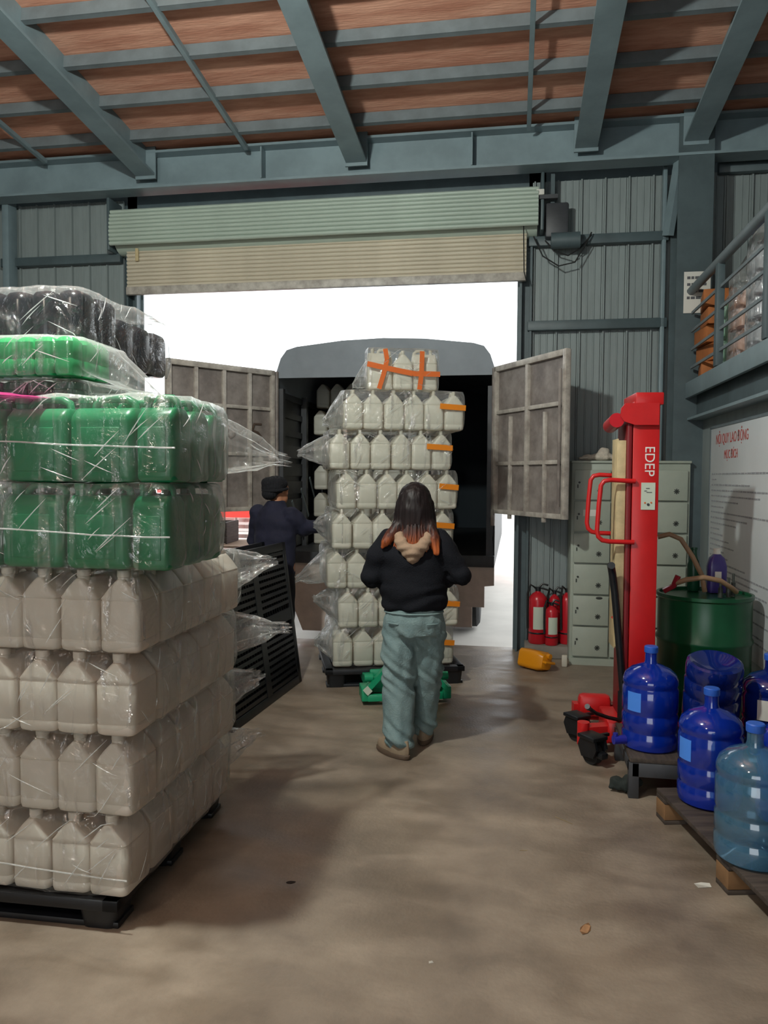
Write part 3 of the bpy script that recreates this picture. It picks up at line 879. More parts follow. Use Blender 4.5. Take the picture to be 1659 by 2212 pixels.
# ------------------------------------------------------------------ pallet on the left: white jugs, green cans, black jugs
make_pallet('black plastic pallet under the big mixed stack on the left', (-1.935, 2.945, 0), R(1), None, 1.16, 1.06, .112)
ROWL = ['bottom white row', 'second white row', 'third white row', 'fourth white row']
lr = [(-1.315, 2.43), (-1.29, 2.435), (-1.275, 2.415), (-1.26, 2.42)]
JL = .148
for r, (xr, yf) in enumerate(lr):
    z = .118 + r * .290
    for i in range(6):
        x = xr - JL * (i + .5); y = yf + .1
        jug('white plastic jug, %s from the right in the %s of the left stack' % (ORD[i], ROWL[r]), (x, y, z), R(random.uniform(-3, 3)), 'warm', 'front jugs of the left stack', (.97, 1, .955))
        kk = 5 if i == 0 else 2
        for k in range(1, kk):
            lab = ('white plastic jug, %s back along the right side of the %s, left stack' % (ORD[k], ROWL[r])) if i == 0 else 'white jug behind the front, %s from right, %s, left stack' % (ORD[i], ROWL[r])
            jug(lab, (x, y + .198 * k, z), R(random.uniform(-2, 2)), 'warm', ('right side jugs of the left stack' if i == 0 else 'inner jugs of the left stack'), (.97, 1, .955), parts=(i == 0))
    tl = []
    if r == 2: tl.append(((xr - .5, yf + 1.01, z + .04), (xr - .02, yf + 1.01, z + .28), (xr + .16, yf + 1.2, z + .16), 2.))
    if r == 3: tl.append(((xr - .5, yf + 1.01, z + .04), (xr - .02, yf + 1.01, z + .28), (xr + .08, yf + 1.18, z + .2), 5.))
    if r in (0, 1): tl.append(((xr - .6, yf + 1.01, z + .04), (xr - .02, yf + 1.01, z + .28), (xr + .05, yf + 1.15, z + .22), 8. + r))
    film_bag('jug_bag', 'clear plastic bag around the %s of jugs in the left stack' % ROWL[r], (0, 0, 0), 0, xr - JL * 6 - .02, xr + .012, yf - .008, yf + 1.02, z - .001, z + .288, 31 + r * 5.1, None, 'clear bags of the left stack', tails=tl, amp=.009, seam=(z + .10 if r == 0 else None))


def can_mesh():
    """green 10 litre jerrycan: broad body, sloped handle recess along the top"""
    m = MB(); w, d = .235, .155
    m.loft([rrect(w - .03, d - .03, .02, 0, 3), rrect(w - .004, d - .004, .026, .01, 3), rrect(w, d, .028, .022, 3), rrect(w, d, .028, .205, 3), rrect(w - .004, d - .004, .028, .222, 3), rrect(w * .93, d * .62, .02, .248, 3), rrect(w * .9, d * .5, .018, .252, 3)])
    for sy in (-1, 1): m.box((0, sy * (d / 2 - .001), .11), (w - .09, .008, .15), bev=.003)
    return m.mesh('body', M_green, ang=50)


def can_handle_mesh():
    pts = [(-.095, 0, .24), (-.088, 0, .272), (-.06, 0, .285), (0, 0, .287), (.035, 0, .283), (.055, 0, .262), (.06, 0, .245)]
    return MB().tube(pts, .0145, 8).mesh('handle', M_green, ang=60)


def can_cap_mesh(): return MB().lathe([(.026, .245), (.026, .27), (.029, .271), (.029, .290), (.024, .292)], 14, (.09, 0, 0)).mesh('cap', M_green)


CAN = (can_mesh(), can_handle_mesh(), can_cap_mesh())


def can(label, loc, rz, group, sc=(1, 1, 1)):
    o = obj('green_jerrycan', CAN[0], None, loc, (0, 0, rz)); o.scale = sc
    tag(o, label, 'jerrycan', group)
    obj('handle', CAN[1], o); obj('cap', CAN[2], o)
    return o


GL = [('lower', -1.135, 2.40, 1.280), ('upper', -1.115, 2.40, 1.578)]
for nm, xr, yf, z in GL:
    for k in range(3):
        can('narrow green jerrycan, %s along the right side of the %s green layer' % (ORD[k], nm), (xr - .072, yf + .085 + .162 * k, z), R(180), 'narrow green jerrycans', (.58, 1, 1))
    for i in range(4):
        for k in range(3):
            if i > 0 and k > 1: continue
            lab = 'broad green jerrycan, %s from the right %s of the %s green layer' % (ORD[i], ('in the front', 'just behind the front', 'at the back')[k], nm)
            can(lab, (xr - .148 - .12 - .243 * i, yf + .085 + .162 * k, z), R(180), 'broad green jerrycans')
    if nm == 'upper': tl = [((xr - .40, yf + .51, z + .03), (xr + .01, yf + .51, z + .28), (xr + .13, yf + .78, z + .09), 3.1)]
    else: tl = [((xr - .4, yf + .5, z + .03), (xr - .02, yf + .5, z + .27), (xr - .12, yf + .68, z + .14), 1.1)]
    film_bag('jerrycan_bag', 'clear plastic bag around the %s layer of green jerrycans' % nm, (0, 0, 0), 0, xr - .148 - .243 * 4 - .02, xr + .014, yf - .010, yf + .52, z - .002, z + .297, 50 + z * 9, M_film3, 'clear bags of green jerrycans', tails=tl, amp=.012, seam=z + .135)
    # folded seam of the sack running across the front
# pink film scrap between the layers
rs = MB(); g = []
for i in range(9):
    g.append([(-.16 + .04 * i, -.06 + .06 * j * 1.0, .012 * nz((i, j, 0), .6, 4) + .02 - .004 * i) for j in range(5)])
bmv = [[rs.bm.verts.new(p) for p in row] for row in g]
for i in range(8):
    for j in range(4): rs.bm.faces.new((bmv[i][j], bmv[i + 1][j], bmv[i + 1][j + 1], bmv[i][j + 1]))
bmesh.ops.solidify(rs.bm, geom=rs.bm.faces[:], thickness=.004)
pk = rs.build('plastic_sheet', M_pink2, None, (-1.76, 2.42, 1.880)); tag(pk, 'crumpled pink plastic sheet lying on the upper green jerrycans', 'plastic sheet')

# small green bottles: a shaded recess coloured as a dark bag below, a bright one above
def small_bottle_mesh(mt, w=.075, d=.085, h=.15):
    return MB().loft([rrect(w * .86, d * .86, .014, 0, 3), rrect(w, d, .018, .01, 3), rrect(w, d, .018, h * .4, 3), rrect(w * .95, d * .95, .016, h * .43, 3), rrect(w, d, .018, h * .46, 3), rrect(w, d, .018, h * .86, 3), rrect(w * .7, d * .7, .016, h * .97, 3), rrect(w * .5, d * .5, .014, h, 3)]).mesh('body', mt)


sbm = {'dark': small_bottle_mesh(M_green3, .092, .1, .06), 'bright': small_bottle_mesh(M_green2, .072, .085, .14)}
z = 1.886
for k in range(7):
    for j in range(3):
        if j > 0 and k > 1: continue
        o = obj('small_bottle', sbm['dark'], None, (-1.62 - .1 * k, 2.62 + .11 * j, z)); tag(o, 'small green bottle in painted shade, %s from right, %s rank, low bag' % (ORD[k], ORD[j]), 'bottle', 'shade-coloured small green bottles')
film_bag('bottle_bag', 'low clear bag of green bottles coloured dark for the shaded recess above the jerrycans', (0, 0, 0), 0, -2.35, -1.555, 2.56, 2.98, z - .001, z + .066, 61, M_film3, 'clear bags of small bottles', amp=.006,
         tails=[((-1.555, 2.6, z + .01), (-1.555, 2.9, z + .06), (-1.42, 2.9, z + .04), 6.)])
z = 1.960
for k in range(9):
    for j in range(3):
        if j > 0 and k > 1: continue
        o = obj('small_bottle', sbm['bright'], None, (-1.60 - .078 * k, 2.58 + .094 * j, z)); tag(o, 'small bright green bottle, %s from the right, %s rank under the black jugs' % (ORD[k], ORD[j]), 'bottle', 'bright green small bottles')
bb = film_bag('bottle_bag', 'clear bag of bright green bottles with a paper label below the black jugs', (0, 0, 0), 0, -2.35, -1.548, 2.525, 2.95, z - .001, z + .145, 67, M_film3, 'clear bags of small bottles', amp=.01,
              tails=[((-1.55, 2.56, z + .01), (-1.55, 2.92, z + .14), (-1.40, 2.95, z - .06), 9.)])
MB().box((-1.93, 2.512, z + .09), (.11, .002, .055)).build('paper_label', M_paper, bb, smooth=False)

# black jugs on top
def black_jug_mesh():
    m = MB(); w, d, h = .105, .15, .2
    m.loft([rrect(w * .8, d * .8, .03, 0, 4), rrect(w * .97, d * .97, .04, .012, 4), rrect(w, d, .042, .03, 4), rrect(w, d, .042, h * .8, 4), rrect(w * .94, d * .95, .04, h * .88, 4), rrect(w * .78, d * .82, .034, h * .95, 4), rrect(w * .5, d * .55, .02, h * .985, 4), rrect(w * .3, d * .3, .012, h, 4)])
    return m.mesh('body', M_blackj, ang=60)


bjm = black_jug_mesh()
z = 2.118
for k in range(6):
    for j in range(5):
        if j > 0 and k > 0: continue
        lab = 'black plastic jug, %s from the right in the top front row' % ORD[k] if j == 0 else 'black plastic jug, %s back along the right side of the top bag' % ORD[j]
        o = obj('black_jug', bjm, None, (-1.70 - .111 * k, 2.80 + .156 * j, z - (.05 if j > 1 else 0)), (R(random.uniform(-1, 1)), 0, R(random.uniform(-4, 4)))); tag(o, lab, 'jug', 'black jugs on top of the left stack')
film_bag('jug_bag', 'shiny clear bag around the black jugs at the top of the left stack', (0, 0, 0), 0, -2.37, -1.635, 2.712, 3.515, z - .06, z + .21, 77, None, 'clear bags of the left stack', amp=.012)

# ------------------------------------------------------------------ leaning black pallets and the pile they rest on
lean = make_pallet('black plastic pallet leaning on edge behind the left stack', (0, 0, 0), 0, 'spare black pallets', 1.26, 1.1, .14)
def place_lean(o, yb, xb, tilt, rz):
    # local x -> along the wall direction (world y), local y -> up, local z (deck) -> +x
    base = Matrix(((0, 0, 1, 0), (1, 0, 0, 0), (0, 1, 0, 0), (0, 0, 0, 1)))
    o.matrix_world = Matrix.Translation((xb, yb, 0)) @ Matrix.Rotation(rz, 4, 'Z') @ Matrix.Rotation(-tilt, 4, 'Y') @ Matrix.Translation((-.14, 0, .55)) @ base


place_lean(lean, 5.13, -1.66, R(7.5), R(-4))
lean2 = copy_tree(lean); lean2['label'] = 'second black plastic pallet leaning behind the first one'
place_lean(lean2, 5.10, -1.815, R(7.5), R(-4))
for k in range(7):
    p = make_pallet('black plastic pallet, %s from the floor in the low pile behind the left stack' % ORD[k], (-2.72, 5.0, .1405 * k), R(0), 'spare black pallets', 1.1, 1.1, .14, fine=(k == 6))

# ------------------------------------------------------------------ truck
TY = 7.3
tk = thing('cargo_truck', 'canvas-topped cargo truck backed up to the doorway with rear doors open', 'truck', (-1.25, TY, 0), R(0))
TW = 1.075; TL = 4.4
prof = [(-TW, 2.45), (-TW + .01, 2.6), (-TW + .06, 2.75), (-TW + .12, 2.83), (-TW + .22, 2.86), (-.4, 2.91), (0, 2.925), (.4, 2.91), (TW - .22, 2.86), (TW - .12, 2.83), (TW - .06, 2.75), (TW - .01, 2.6), (TW, 2.45)]
m = MB(); out = [(x, 0, z) for x, z in prof]; inn = [(x * .975, 0, z - .02) for x, z in prof][::-1]
m.prism(out + inn, (0, TL, 0)); m.build('canvas_top', M_tarp, tk)
m = MB(); pr = [(x, 0, z) for x, z in prof[1:-1]] + [(TW - .02, 0, 2.56), (-TW + .02, 0, 2.56)]
m.prism([(x, y - .0, z) for x, y, z in pr], (0, -.015, 0)); m.build('canvas_valance', M_tarp, tk)
MB().prism([(-TW + .03, TL - .05, .78), (TW - .03, TL - .05, .78), (TW - .02, TL - .05, 2.6), (TW - .12, TL - .05, 2.81), (TW - .22, TL - .05, 2.85), (.4, TL - .05, 2.9), (0, TL - .05, 2.915), (-.4, TL - .05, 2.9), (-TW + .22, TL - .05, 2.85), (-TW + .12, TL - .05, 2.81), (-TW + .02, TL - .05, 2.6)], (0, .05, 0)).build('front_bulkhead', M_tarp_in, tk, smooth=False)
MB().box((0, TL / 2, .80), (2 * TW, TL, .09)).build('bed_floor', M_truckdark, tk, smooth=False)
for s in (-1, 1):
    for k in range(6):
        MB().box((s * (TW - .05), .04 + k * (TL - .12) / 5, 1.65), (.06, .07, 1.62)).build('side_post', M_truckdark, tk, smooth=False)
    MB().box((s * (TW - .005), TL / 2, 1.65), (.01, TL - .02, 1.62)).build('side_sheet', M_truckdark, tk, smooth=False)
    for k in range(9):
        MB().box((s * (TW - .025), TL / 2, .93 + k * .185), (.02, TL - .02, .13 if k < 6 else .06)).build('side_board', M_truckdark, tk, smooth=False)
    MB().prism([(s * TW, .02, 2.42), (s * (TW - .02), .02, 2.42), (s * (TW - .02), .02, 2.62), (s * TW, .02, 2.62)], (0, TL - .05, 0)).build('canvas_side', M_tarp, tk, smooth=False)
    for k in range(5):   # slanting inner straps
        yy = .3 + k * .34
        MB().bar((s * (TW - .085), yy, 1.35 + .12 * (k % 3)), (s * (TW - .085), yy + .3, 1.05 + .12 * (k % 3)), .01, .03).build('strap', M_purlin, tk, smooth=False)
    MB().cyl((s * (TW - .02), -.02, 1.15), (s * (TW - .02), -.02, 2.62), .022, seg=10).build('hinge_post', M_truckmetal, tk)
# rear sill, stepped mudguard plates, mud flaps, wheels
MB().box((0, -.01, .81), (2 * TW, .04, .11), bev=.005).build('rear_sill', M_truckdark, tk)
MB().prism([(-TW, 0, .76), (TW, 0, .76), (TW, 0, .58), (TW - .09, 0, .57), (TW - .09, 0, .37), (-TW + .09, 0, .37), (-TW + .09, 0, .57), (-TW, 0, .58)], (0, .012, 0)).build('rear_skirt', M_skirt, tk, smooth=False)
MB().box((.69, .03, .27), (.36, .014, .2)).build('mud_flap', M_skirt, tk, smooth=False)
MB().prism([(-.92, .02, .38), (-.5, .02, .38), (-.54, .02, .08), (-.80, .02, .08)], (0, .014, 0)).build('mud_flap', M_skirt, tk, smooth=False)
wm = MB(); wm.lathe([(.17, -.09), (.33, -.09), (.37, -.06), (.37, .06), (.33, .09), (.17, .09), (.15, .05), (.15, -.05)], 28)
wme = wm.mesh('wheel', M_rubber)
for s in (-1, 1):
    for q in (.62, .86): obj('wheel', wme, tk, (s * q * .95, 1.0, .37), (0, R(90), 0))
    obj('wheel', wme, tk, (s * .8, 4.6, .37), (0, R(90), 0))
MB().bar((-.5, .2, .62), (-.5, TL + .8, .62), .08, .16).build('chassis_rail', M_truckdark, tk, smooth=False)
MB().bar((.5, .2, .62), (.5, TL + .8, .62), .08, .16).build('chassis_rail', M_truckdark, tk, smooth=False)
cb = MB(); cb.prism([(-.95, TL + .1, .5), (-.95, TL + 1.7, .5), (-.95, TL + 1.75, 1.3), (-.95, TL + 1.35, 2.25), (-.95, TL + .1, 2.3)], (1.9, 0, 0)); cb.build('cab', M_extred, tk, smooth=False)


def truck_door(s, ang, text_on):
    """door leaf hinged at a rear corner; local x runs from the hinge to the free edge"""
    d = obj('door', None, tk, (s * (TW + .01), -.05, 1.27), (0, 0, ang)); d.empty_display_size = .1
    W, H = 1.14, 1.35
    MB().box((W / 2, 0, H / 2), (W, .012, H)).build('sheet', M_truckmetal, d, smooth=False)
    f = -1 if s < 0 else 1   # the inside face looks at the camera
    yy = -.022 * 1
    fr = [((W / 2, yy, .02), (W, .04, .04)), ((W / 2, yy, H - .02), (W, .04, .05)), ((.02, yy, H / 2), (.04, .04, H)), ((W - .02, yy, H / 2), (.045, .045, H))]
    for c, sz in fr: MB().box(c, sz, bev=.003).build('rim', M_trib, d)
    return d, W, H, yy


# left leaf: hinge at the left corner, swings towards the viewer and outwards
d, W, H, yy = truck_door(-1, 0, True)
d.rotation_euler = (0, 0, math.atan2(-.80, -.60))
for ch in d.children: ch.location.y = 0
d.scale = (1, -1, 1)
for x in (.28, .56, .85): MB().box((x, yy, H / 2), (.035, .032, H - .06), bev=.003).build('rib', M_trib, d)
for z in (.54, .98): MB().box((W / 2, yy + .003, z), (W - .06, .026, .032), bev=.003).build('rib', M_trib, d)
M_rust = mat('rust_brown_paint', (84, 68, 58), .8)
# hand-painted strokes on the inside sheet
stroke = lambda pts: MB().tube([(x, -.0085, z) for x, z in pts], .012, 6)
stroke([(.60, .86), (.66, .875), (.70, .86)]).build('painted_letter', M_rust, d); stroke([(.645, .87), (.65, .80), (.655, .72), (.67, .69), (.685, .69)]).build('painted_letter', M_rust, d)
stroke([(.50, .80), (.46, .82), (.43, .78), (.44, .71), (.48, .685), (.52, .72), (.51, .79), (.50, .80)]).build('painted_letter', M_rust, d)
stroke([(.14, .83), (.22, .83), (.24, .77), (.18, .75), (.13, .70), (.17, .65), (.23, .655)]).build('painted_letter', M_rust, d)
MB().box((.16, -.008, .47), (.09, .003, .1)).build('sticker', M_trib, d, smooth=False)
# right leaf
d2, W, H, yy = truck_door(1, 0, False)
d2.rotation_euler = (0, 0, math.atan2(-.86, .52))
MB().box((.555, yy, H / 2), (.04, .034, H - .06), bev=.003).build('rib', M_trib, d2)
for x in (.28, .83): MB().box((x, yy, .42 + .0), (.03, .03, H * .68), bev=.003).build('rib', M_trib, d2)
for z in (.46, .93): MB().box((W / 2, yy + .003, z), (W - .06, .026, .034), bev=.003).build('rib', M_trib, d2)
for z in (.25, 1.1): MB().cyl((.0, -.02, z - .06), (.0, -.02, z + .06), .018, seg=10).build('hinge', M_truckdark, d2)
MB().cyl((W - .05, -.06, .1), (W - .05, -.06, 1.2), .012, seg=8).build('lock_rod', M_truckmetal, d2)
# cargo inside the truck
random.seed(11)
for r in range(6):
    for i in range(7):
        x = -2.14 + .166 * i; z = .848 + r * .305
        if r == 5 and i > 4: continue
        yy2 = 8.45 + (.1 if r == 5 else 0) + random.uniform(-.02, .02)
        jug('white jug inside the truck, %s from the left, %s row up' % (ORD[i], ORD[r]), (x, yy2, z), R(random.uniform(-4, 4)), 'cool', 'jugs loaded inside the truck', parts=False)

# ------------------------------------------------------------------ yard objects outside
def wood_pallet(label, loc, rz, mt, group, lx=1.1, ly=1.0, n=7, blockm=None):
    t = thing('wooden_pallet', label, 'pallet', loc, rz, group)
    w = (ly - .02 * (n - 1)) / n
    pl = MB().box((0, 0, 0), (lx, w, .02), bev=.003).mesh('plank', mt)
    for k in range(n): obj('plank', pl, t, (0, -ly / 2 + w / 2 + k * (w + .02), .125), (0, 0, R(random.uniform(-.4, .4))))
    bl = MB().box((0, 0, 0), (.1, ly, .02), bev=.003).mesh('stringer', mt)
    for x in (-lx / 2 + .05, 0, lx / 2 - .05): obj('stringer', bl, t, (x, 0, .104)); obj('stringer', bl, t, (x, 0, .01))
    bk = MB().box((0, 0, 0), (.1, .1, .073), bev=.003).mesh('block', blockm or mt)
    for x in (-lx / 2 + .05, 0, lx / 2 - .05):
        for y in (-ly / 2 + .05, 0, ly / 2 - .05): obj('block', bk, t, (x, y, .057))
    return t


for k in range(6):
    wood_pallet('weathered wooden pallet, %s from the ground in the pile left of the truck' % ORD[k], (-3.25, 9.0, -.03 + .136 * k), R(6 + 3 * (k % 3)), M_wood, 'wooden pallets piled in the yard', n=5)
cr = thing('dark_crate', 'dark wooden crate on top of the yard pallet pile', 'crate', (-3.72, 9.0, -.03 + .136 * 6 + .001), R(6))
for k in range(3): MB().box((0, -.28, .045 + .085 * k), (.6, .02, .078), bev=.003).build('side_slat', M_wood_d, cr)
for k in range(3): MB().box((0, .28, .045 + .085 * k), (.6, .02, .078), bev=.003).build('side_slat', M_wood_d, cr)
MB().box((-.29, 0, .13), (.02, .54, .26)).build('end_panel', M_wood_d, cr, smooth=False); MB().box((.29, 0, .13), (.02, .54, .26)).build('end_panel', M_wood_d, cr, smooth=False)
aw = thing('red_awning', 'bright red awning over white crates in the yard', 'awning', (-4.6, 13.5, 0))
MB().prism([(-2, 0, 1.45), (-2, 1.4, 1.75), (-2, 1.4, 1.78), (-2, 0, 1.48), (-2, -.02, .84), (-2, -.0, .84)], (4, 0, 0)).build('canopy', M_extred, aw, smooth=False)
for x in (-1.9, 1.9): MB().box((x, .1, .7), (.06, .06, 1.5)).build('post', M_extred, aw, smooth=False); MB().box((x, 1.3, .82), (.06, .06, 1.75)).build('post', M_extred, aw, smooth=False)
for k in range(3):
    for i in range(4):
        c = thing('plastic_crate', 'white plastic crate, %s from the left, %s up, under the red awning' % (ORD[i], ORD[k]), 'crate', (-5.4 + .55 * i, 13.9, -.03 + .3 * k), 0, 'white crates in the yard')
        for zz in (.03, .15, .27): MB().box((0, -.19, zz), (.5, .015, .05)).build('side_slat', M_extwhite, c, smooth=False)
        MB().box((0, .19, .15), (.5, .015, .29)).build('back_panel', M_extwhite, c, smooth=False)
        for xx in (-.245, .245): MB().box((xx, 0, .15), (.015, .39, .29)).build('end_panel', M_extwhite, c, smooth=False)
bs = MB(); bs.ball((0, 0, .28), (.17, .14, .26), 16)
sk = remeshed(bs, .03, 2, 'plastic_sack', mat('pale_blue_sack', (150, 190, 236), .5, trans=.2), None, lambda p, n: p + n * .03 * nz(p, 9, 2), (-2.75, 8.15, .25))
sk.location.z = -.03 + .0; tag(sk, 'pale blue plastic sack beside the yard pallets', 'sack')

# ================================================================== people
def limb(m, pts, seg=14):
    """tapered limb through joints (x, y, z, r) with rounded ends"""
    P = [Vector(p[:3]) for p in pts]; rr = [p[3] for p in pts]
    m.tube(P, rr, seg)
    for p, r in zip(P, rr): m.ball(p, r, seg)
    return m


def torso(m, rings, n=28):
    """stack of ellipses (cx, cy, z, rx, ry)"""
    m.loft([[(cx + rx * math.cos(2 * math.pi * i / n), cy + ry * math.sin(2 * math.pi * i / n), z) for i in range(n)] for cx, cy, z, rx, ry in rings])
    return m


def hand(m, wrist, dirv, palmn, side, curl=50):
    """palm and five bent fingers; dirv points from wrist to fingers, palmn out of the palm"""
    w = Vector(wrist); d = Vector(dirv).normalized(); n = Vector(palmn).normalized(); s = d.cross(n).normalized() * side
    for t in (-.022, -.008, .008, .022): limb(m, [(*(w + s * t * .7), .013), (*(w + d * .075 + s * t), .012)], 8)
    for t, ln in ((-.027, .058), (-.009, .07), (.009, .076), (.027, .068)):
        p = w + d * .08 + s * t; c1 = R(curl * .5); c2 = R(curl * 1.2)
        q = p + (d * math.cos(c1) + n * math.sin(c1)) * ln * .5; e = q + (d * math.cos(c2) + n * math.sin(c2)) * ln * .5
        limb(m, [(*p, .0095), (*q, .009), (*e, .0075)], 8)
    p = w + d * .025 + s * .03; q = p + (d * .6 + s * .7 + n * .3).normalized() * .035; e = q + (d * .8 + n * .6).normalized() * .03
    limb(m, [(*p, .012), (*q, .0105), (*e, .009)], 8)


def head(m, c, yawd=0, r=(.073, .092, .112)):
    """skull, jaw, nose, brow, lips, ears; faces local +y turned by yawd about z"""
    Mx = Matrix.Translation(c) @ Matrix.Rotation(R(yawd), 4, 'Z')
    f = lambda x, y, z: tuple(Mx @ Vector((x, y, z)))
    def b(x, y, z, rr, k=14):
        t = MB(); t.ball((0, 0, 0), rr, k)
        t.bm.transform(Mx @ Matrix.Translation((x, y, z)))
        me = bpy.data.meshes.new('t'); t.bm.to_mesh(me); t.bm.free(); m.bm.from_mesh(me); bpy.data.meshes.remove(me)
    b(0, -.005, .02, (r[0], r[1], r[2] * .86), 20); b(0, .03, -.055, (r[0] * .72, r[1] * .62, .055), 16)
    b(0, .085, -.015, (.013, .018, .02), 10); b(0, .082, .005, (.009, .012, .024), 10)
    b(0, .072, .03, (.05, .02, .012), 12); b(0, .078, -.055, (.022, .012, .008), 10); b(0, .072, -.085, (.018, .016, .014), 10)
    for s in (-1, 1):
        b(s * .073, -.005, 0, (.010, .018, .03), 10); b(s * .032, .07, .01, (.016, .012, .009), 10)


# ---------------- woman walking away, hands on the jack handle
WX, WYp = -.56, 4.36
body = MB()
torso(body, [(0, 0, .80, .125, .095), (0, .0, .95, .12, .09), (0, .0, 1.08, .125, .09), (0, .0, 1.18, .14, .09), (0, 0, 1.25, .13, .075), (0, .01, 1.29, .06, .06)])
limb(body, [(0, .005, 1.27, .05), (0, .02, 1.36, .046)])
head(body, (0, .03, 1.435))
for s in (-1, 1):
    limb(body, [(s * .15, 0, 1.245, .05), (s * .255, .0, 1.03, .04), (s * .10, .27, 1.005, .028)])
    hand(body, (s * .10, .27, 1.005), (-s * .35, 1, -.05), (0, -.2, -1), s, 55)
limb(body, [(-.075, 0, .78, .075), (-.085, .02, .45, .055), (-.09, -.04, .09, .04)]); limb(body, [(.075, .0, .78, .075), (.078, .12, .47, .055), (.058, .2, .10, .04)])
limb(body, [(-.09, -.04, .05, .033), (-.17, .03, .035, .026)]); limb(body, [(.058, .2, .06, .035), (.068, .34, .04, .028)])
wo = remeshed(body, .009, 3, 'person', M_skin)
wo.location = (WX, WYp, 0); wo.rotation_euler = (0, 0, R(4))
tag(wo, 'person in black sweater and teal jeans walking away, pulling hands in front', 'person')
wo['label'] = 'person with copper-tipped hair, black sweater and teal jeans, seen from behind'

sw = MB()
torso(sw, [(0, .0, .845, .162, .128), (0, .0, .86, .182, .142), (0, .0, .93, .196, .148), (0, -.005, 1.05, .185, .135), (0, -.01, 1.16, .188, .125), (0, 0, 1.235, .17, .10), (0, .005, 1.285, .105, .08), (0, .01, 1.31, .07, .07)])
for s in (-1, 1):
    limb(sw, [(s * .145, .0, 1.235, .072), (s * .205, -.02, 1.14, .072), (s * (.245 if s < 0 else .272), -.03, 1.02 if s < 0 else 1.05, .062), (s * .17, .12, 1.0, .052), (s * .11, .235, 1.005, .042)])
def sw_disp(p, n):
    f = .010 * nz((p[0], p[1], p[2] * 1.6), 9, 3) + .006 * math.sin(p[2] * 60 + 5 * nz(p, 6, 1)) * (1 if p[2] < 1.0 else .35)
    return p + n * f
remeshed(sw, .011, 4, 'sweater', M_knit, wo, sw_disp)

jn = MB()
torso(jn, [(0, .0, .70, .168, .125), (0, .0, .78, .174, .132), (0, 0, .85, .160, .124), (0, 0, .91, .15, .116), (0, 0, .93, .148, .112)])
limb(jn, [(-.083, .0, .76, .098), (-.088, .005, .60, .102), (-.088, .01, .42, .096), (-.08, -.01, .22, .092), (-.075, -.035, .10, .090)])
limb(jn, [(.083, .0, .76, .098), (.088, .05, .60, .092), (.078, .1, .42, .085), (.062, .16, .24, .080), (.052, .2, .12, .078)])
def jn_disp(p, n):
    k = max(0, 1 - abs(p[2] - .10) / .12) + .75 * max(0, 1 - abs(p[2] - .46) / .16) + .55 * max(0, 1 - abs(p[2] - .68) / .08)
    f = .030 * (k + .12) * nz((p[0] * .7, p[1] * .7, p[2] * 3.0 + p[0] * 2.2), 8, 5) + .008 * nz((p[0] * 2, p[1] * 2, p[2] * .7), 11, 2)
    q = p + n * f
    if p[2] < .07: q.z = max(q.z, .035)
    return q
remeshed(jn, .010, 3, 'jeans', M_jean, wo, jn_disp)
# jeans details: waistband, back pockets, centre seam
def ell_pt(a, z, rx, ry): return (rx * math.cos(R(a)), ry * math.sin(R(a)), z)
MB().tube([ell_pt(a, .832, .168, .131) for a in range(0, 361, 12)], .006, 6, cap=False).build('waistband_seam', M_jean, wo)
for s in (-1, 1):
    pk_ = [ell_pt(-90 + s * (26 + 26 * i / 4), .775, .178, .138) for i in range(5)]
    MB().tube(pk_, .004, 6).build('pocket_seam', M_jean, wo)
# shoes
def shoe(px, py, rz):
    s = MB(); s.loft([[(.045 * math.sin(t) * (1.05 if math.cos(t) > 0 else .85) * k, .13 * -math.cos(t) * k + .05 + o, z) for t in [2 * math.pi * i / 24 for i in range(24)]] for k, z, o in ((.97, .028, 0), (1.0, .04, 0), (.96, .062, -.004), (.82, .085, -.02), (.6, .105, -.04))])
    a = s.build('shoe', M_shoe, wo, (px, py, 0), (0, 0, rz))
    s2 = MB(); s2.loft([[(.047 * math.sin(t) * k, .133 * -math.cos(t) * k + .05, z) for t in [2 * math.pi * i / 24 for i in range(24)]] for k, z in ((.96, .002), (1.02, .012), (1.02, .026), (.98, .03))])
    s2.build('sole', M_sole, a)
shoe(-.075, -.065, R(48)); shoe(.058, .2, R(-6))
# hair
hr = MB()
hr.ball((0, .01, 1.462), (.098, .112, .112), 22)
torso(hr, [(0, -.045, 1.12 + .09, .085, .022), (0, -.055, 1.25, .11, .035), (0, -.05, 1.33, .105, .05), (0, -.035, 1.42, .10, .075), (0, -.01, 1.5, .09, .08)])
for s in (-1, 1): limb(hr, [(s * .075, .02, 1.45, .035), (s * .09, -.0, 1.34, .036), (s * .108, -.035, 1.26, .030)])
limb(hr, [(.085, -.05, 1.33, .04), (.115, -.085, 1.25, .035), (.13, -.105, 1.18, .02)])
limb(hr, [(-.08, -.05, 1.33, .04), (-.125, -.075, 1.275, .036), (-.158, -.095, 1.235, .026), (-.178, -.09, 1.205, .012)])
ho = remeshed(hr, .009, 3, 'hair', M_hair, wo, lambda p, n: p + n * .006 * nz((p[0] * 5, p[1] * 5, p[2] * .5), 16, 1))
random.seed(5)
for k in range(34):
    t = k / 33; x0 = -.115 + .235 * t; y0 = -.095 + .25 * (t - .5) ** 2
    sp = (x0 * .55 + random.uniform(-.015, .015)); ln = random.uniform(.06, .12) if .25 < t < .6 else random.uniform(.08, .15)
    z0 = 1.27 + random.uniform(-.01, .03)
    MB().tube([(x0 * .9, y0, z0 + .05), (x0, y0 - .012, z0), (x0 + sp * .35, y0 - .024, z0 - ln * .5), (x0 + sp * .6, y0 - .022, z0 - ln)], [.009, .011, .008, .002], 6).build('strand', M_hair, ho)
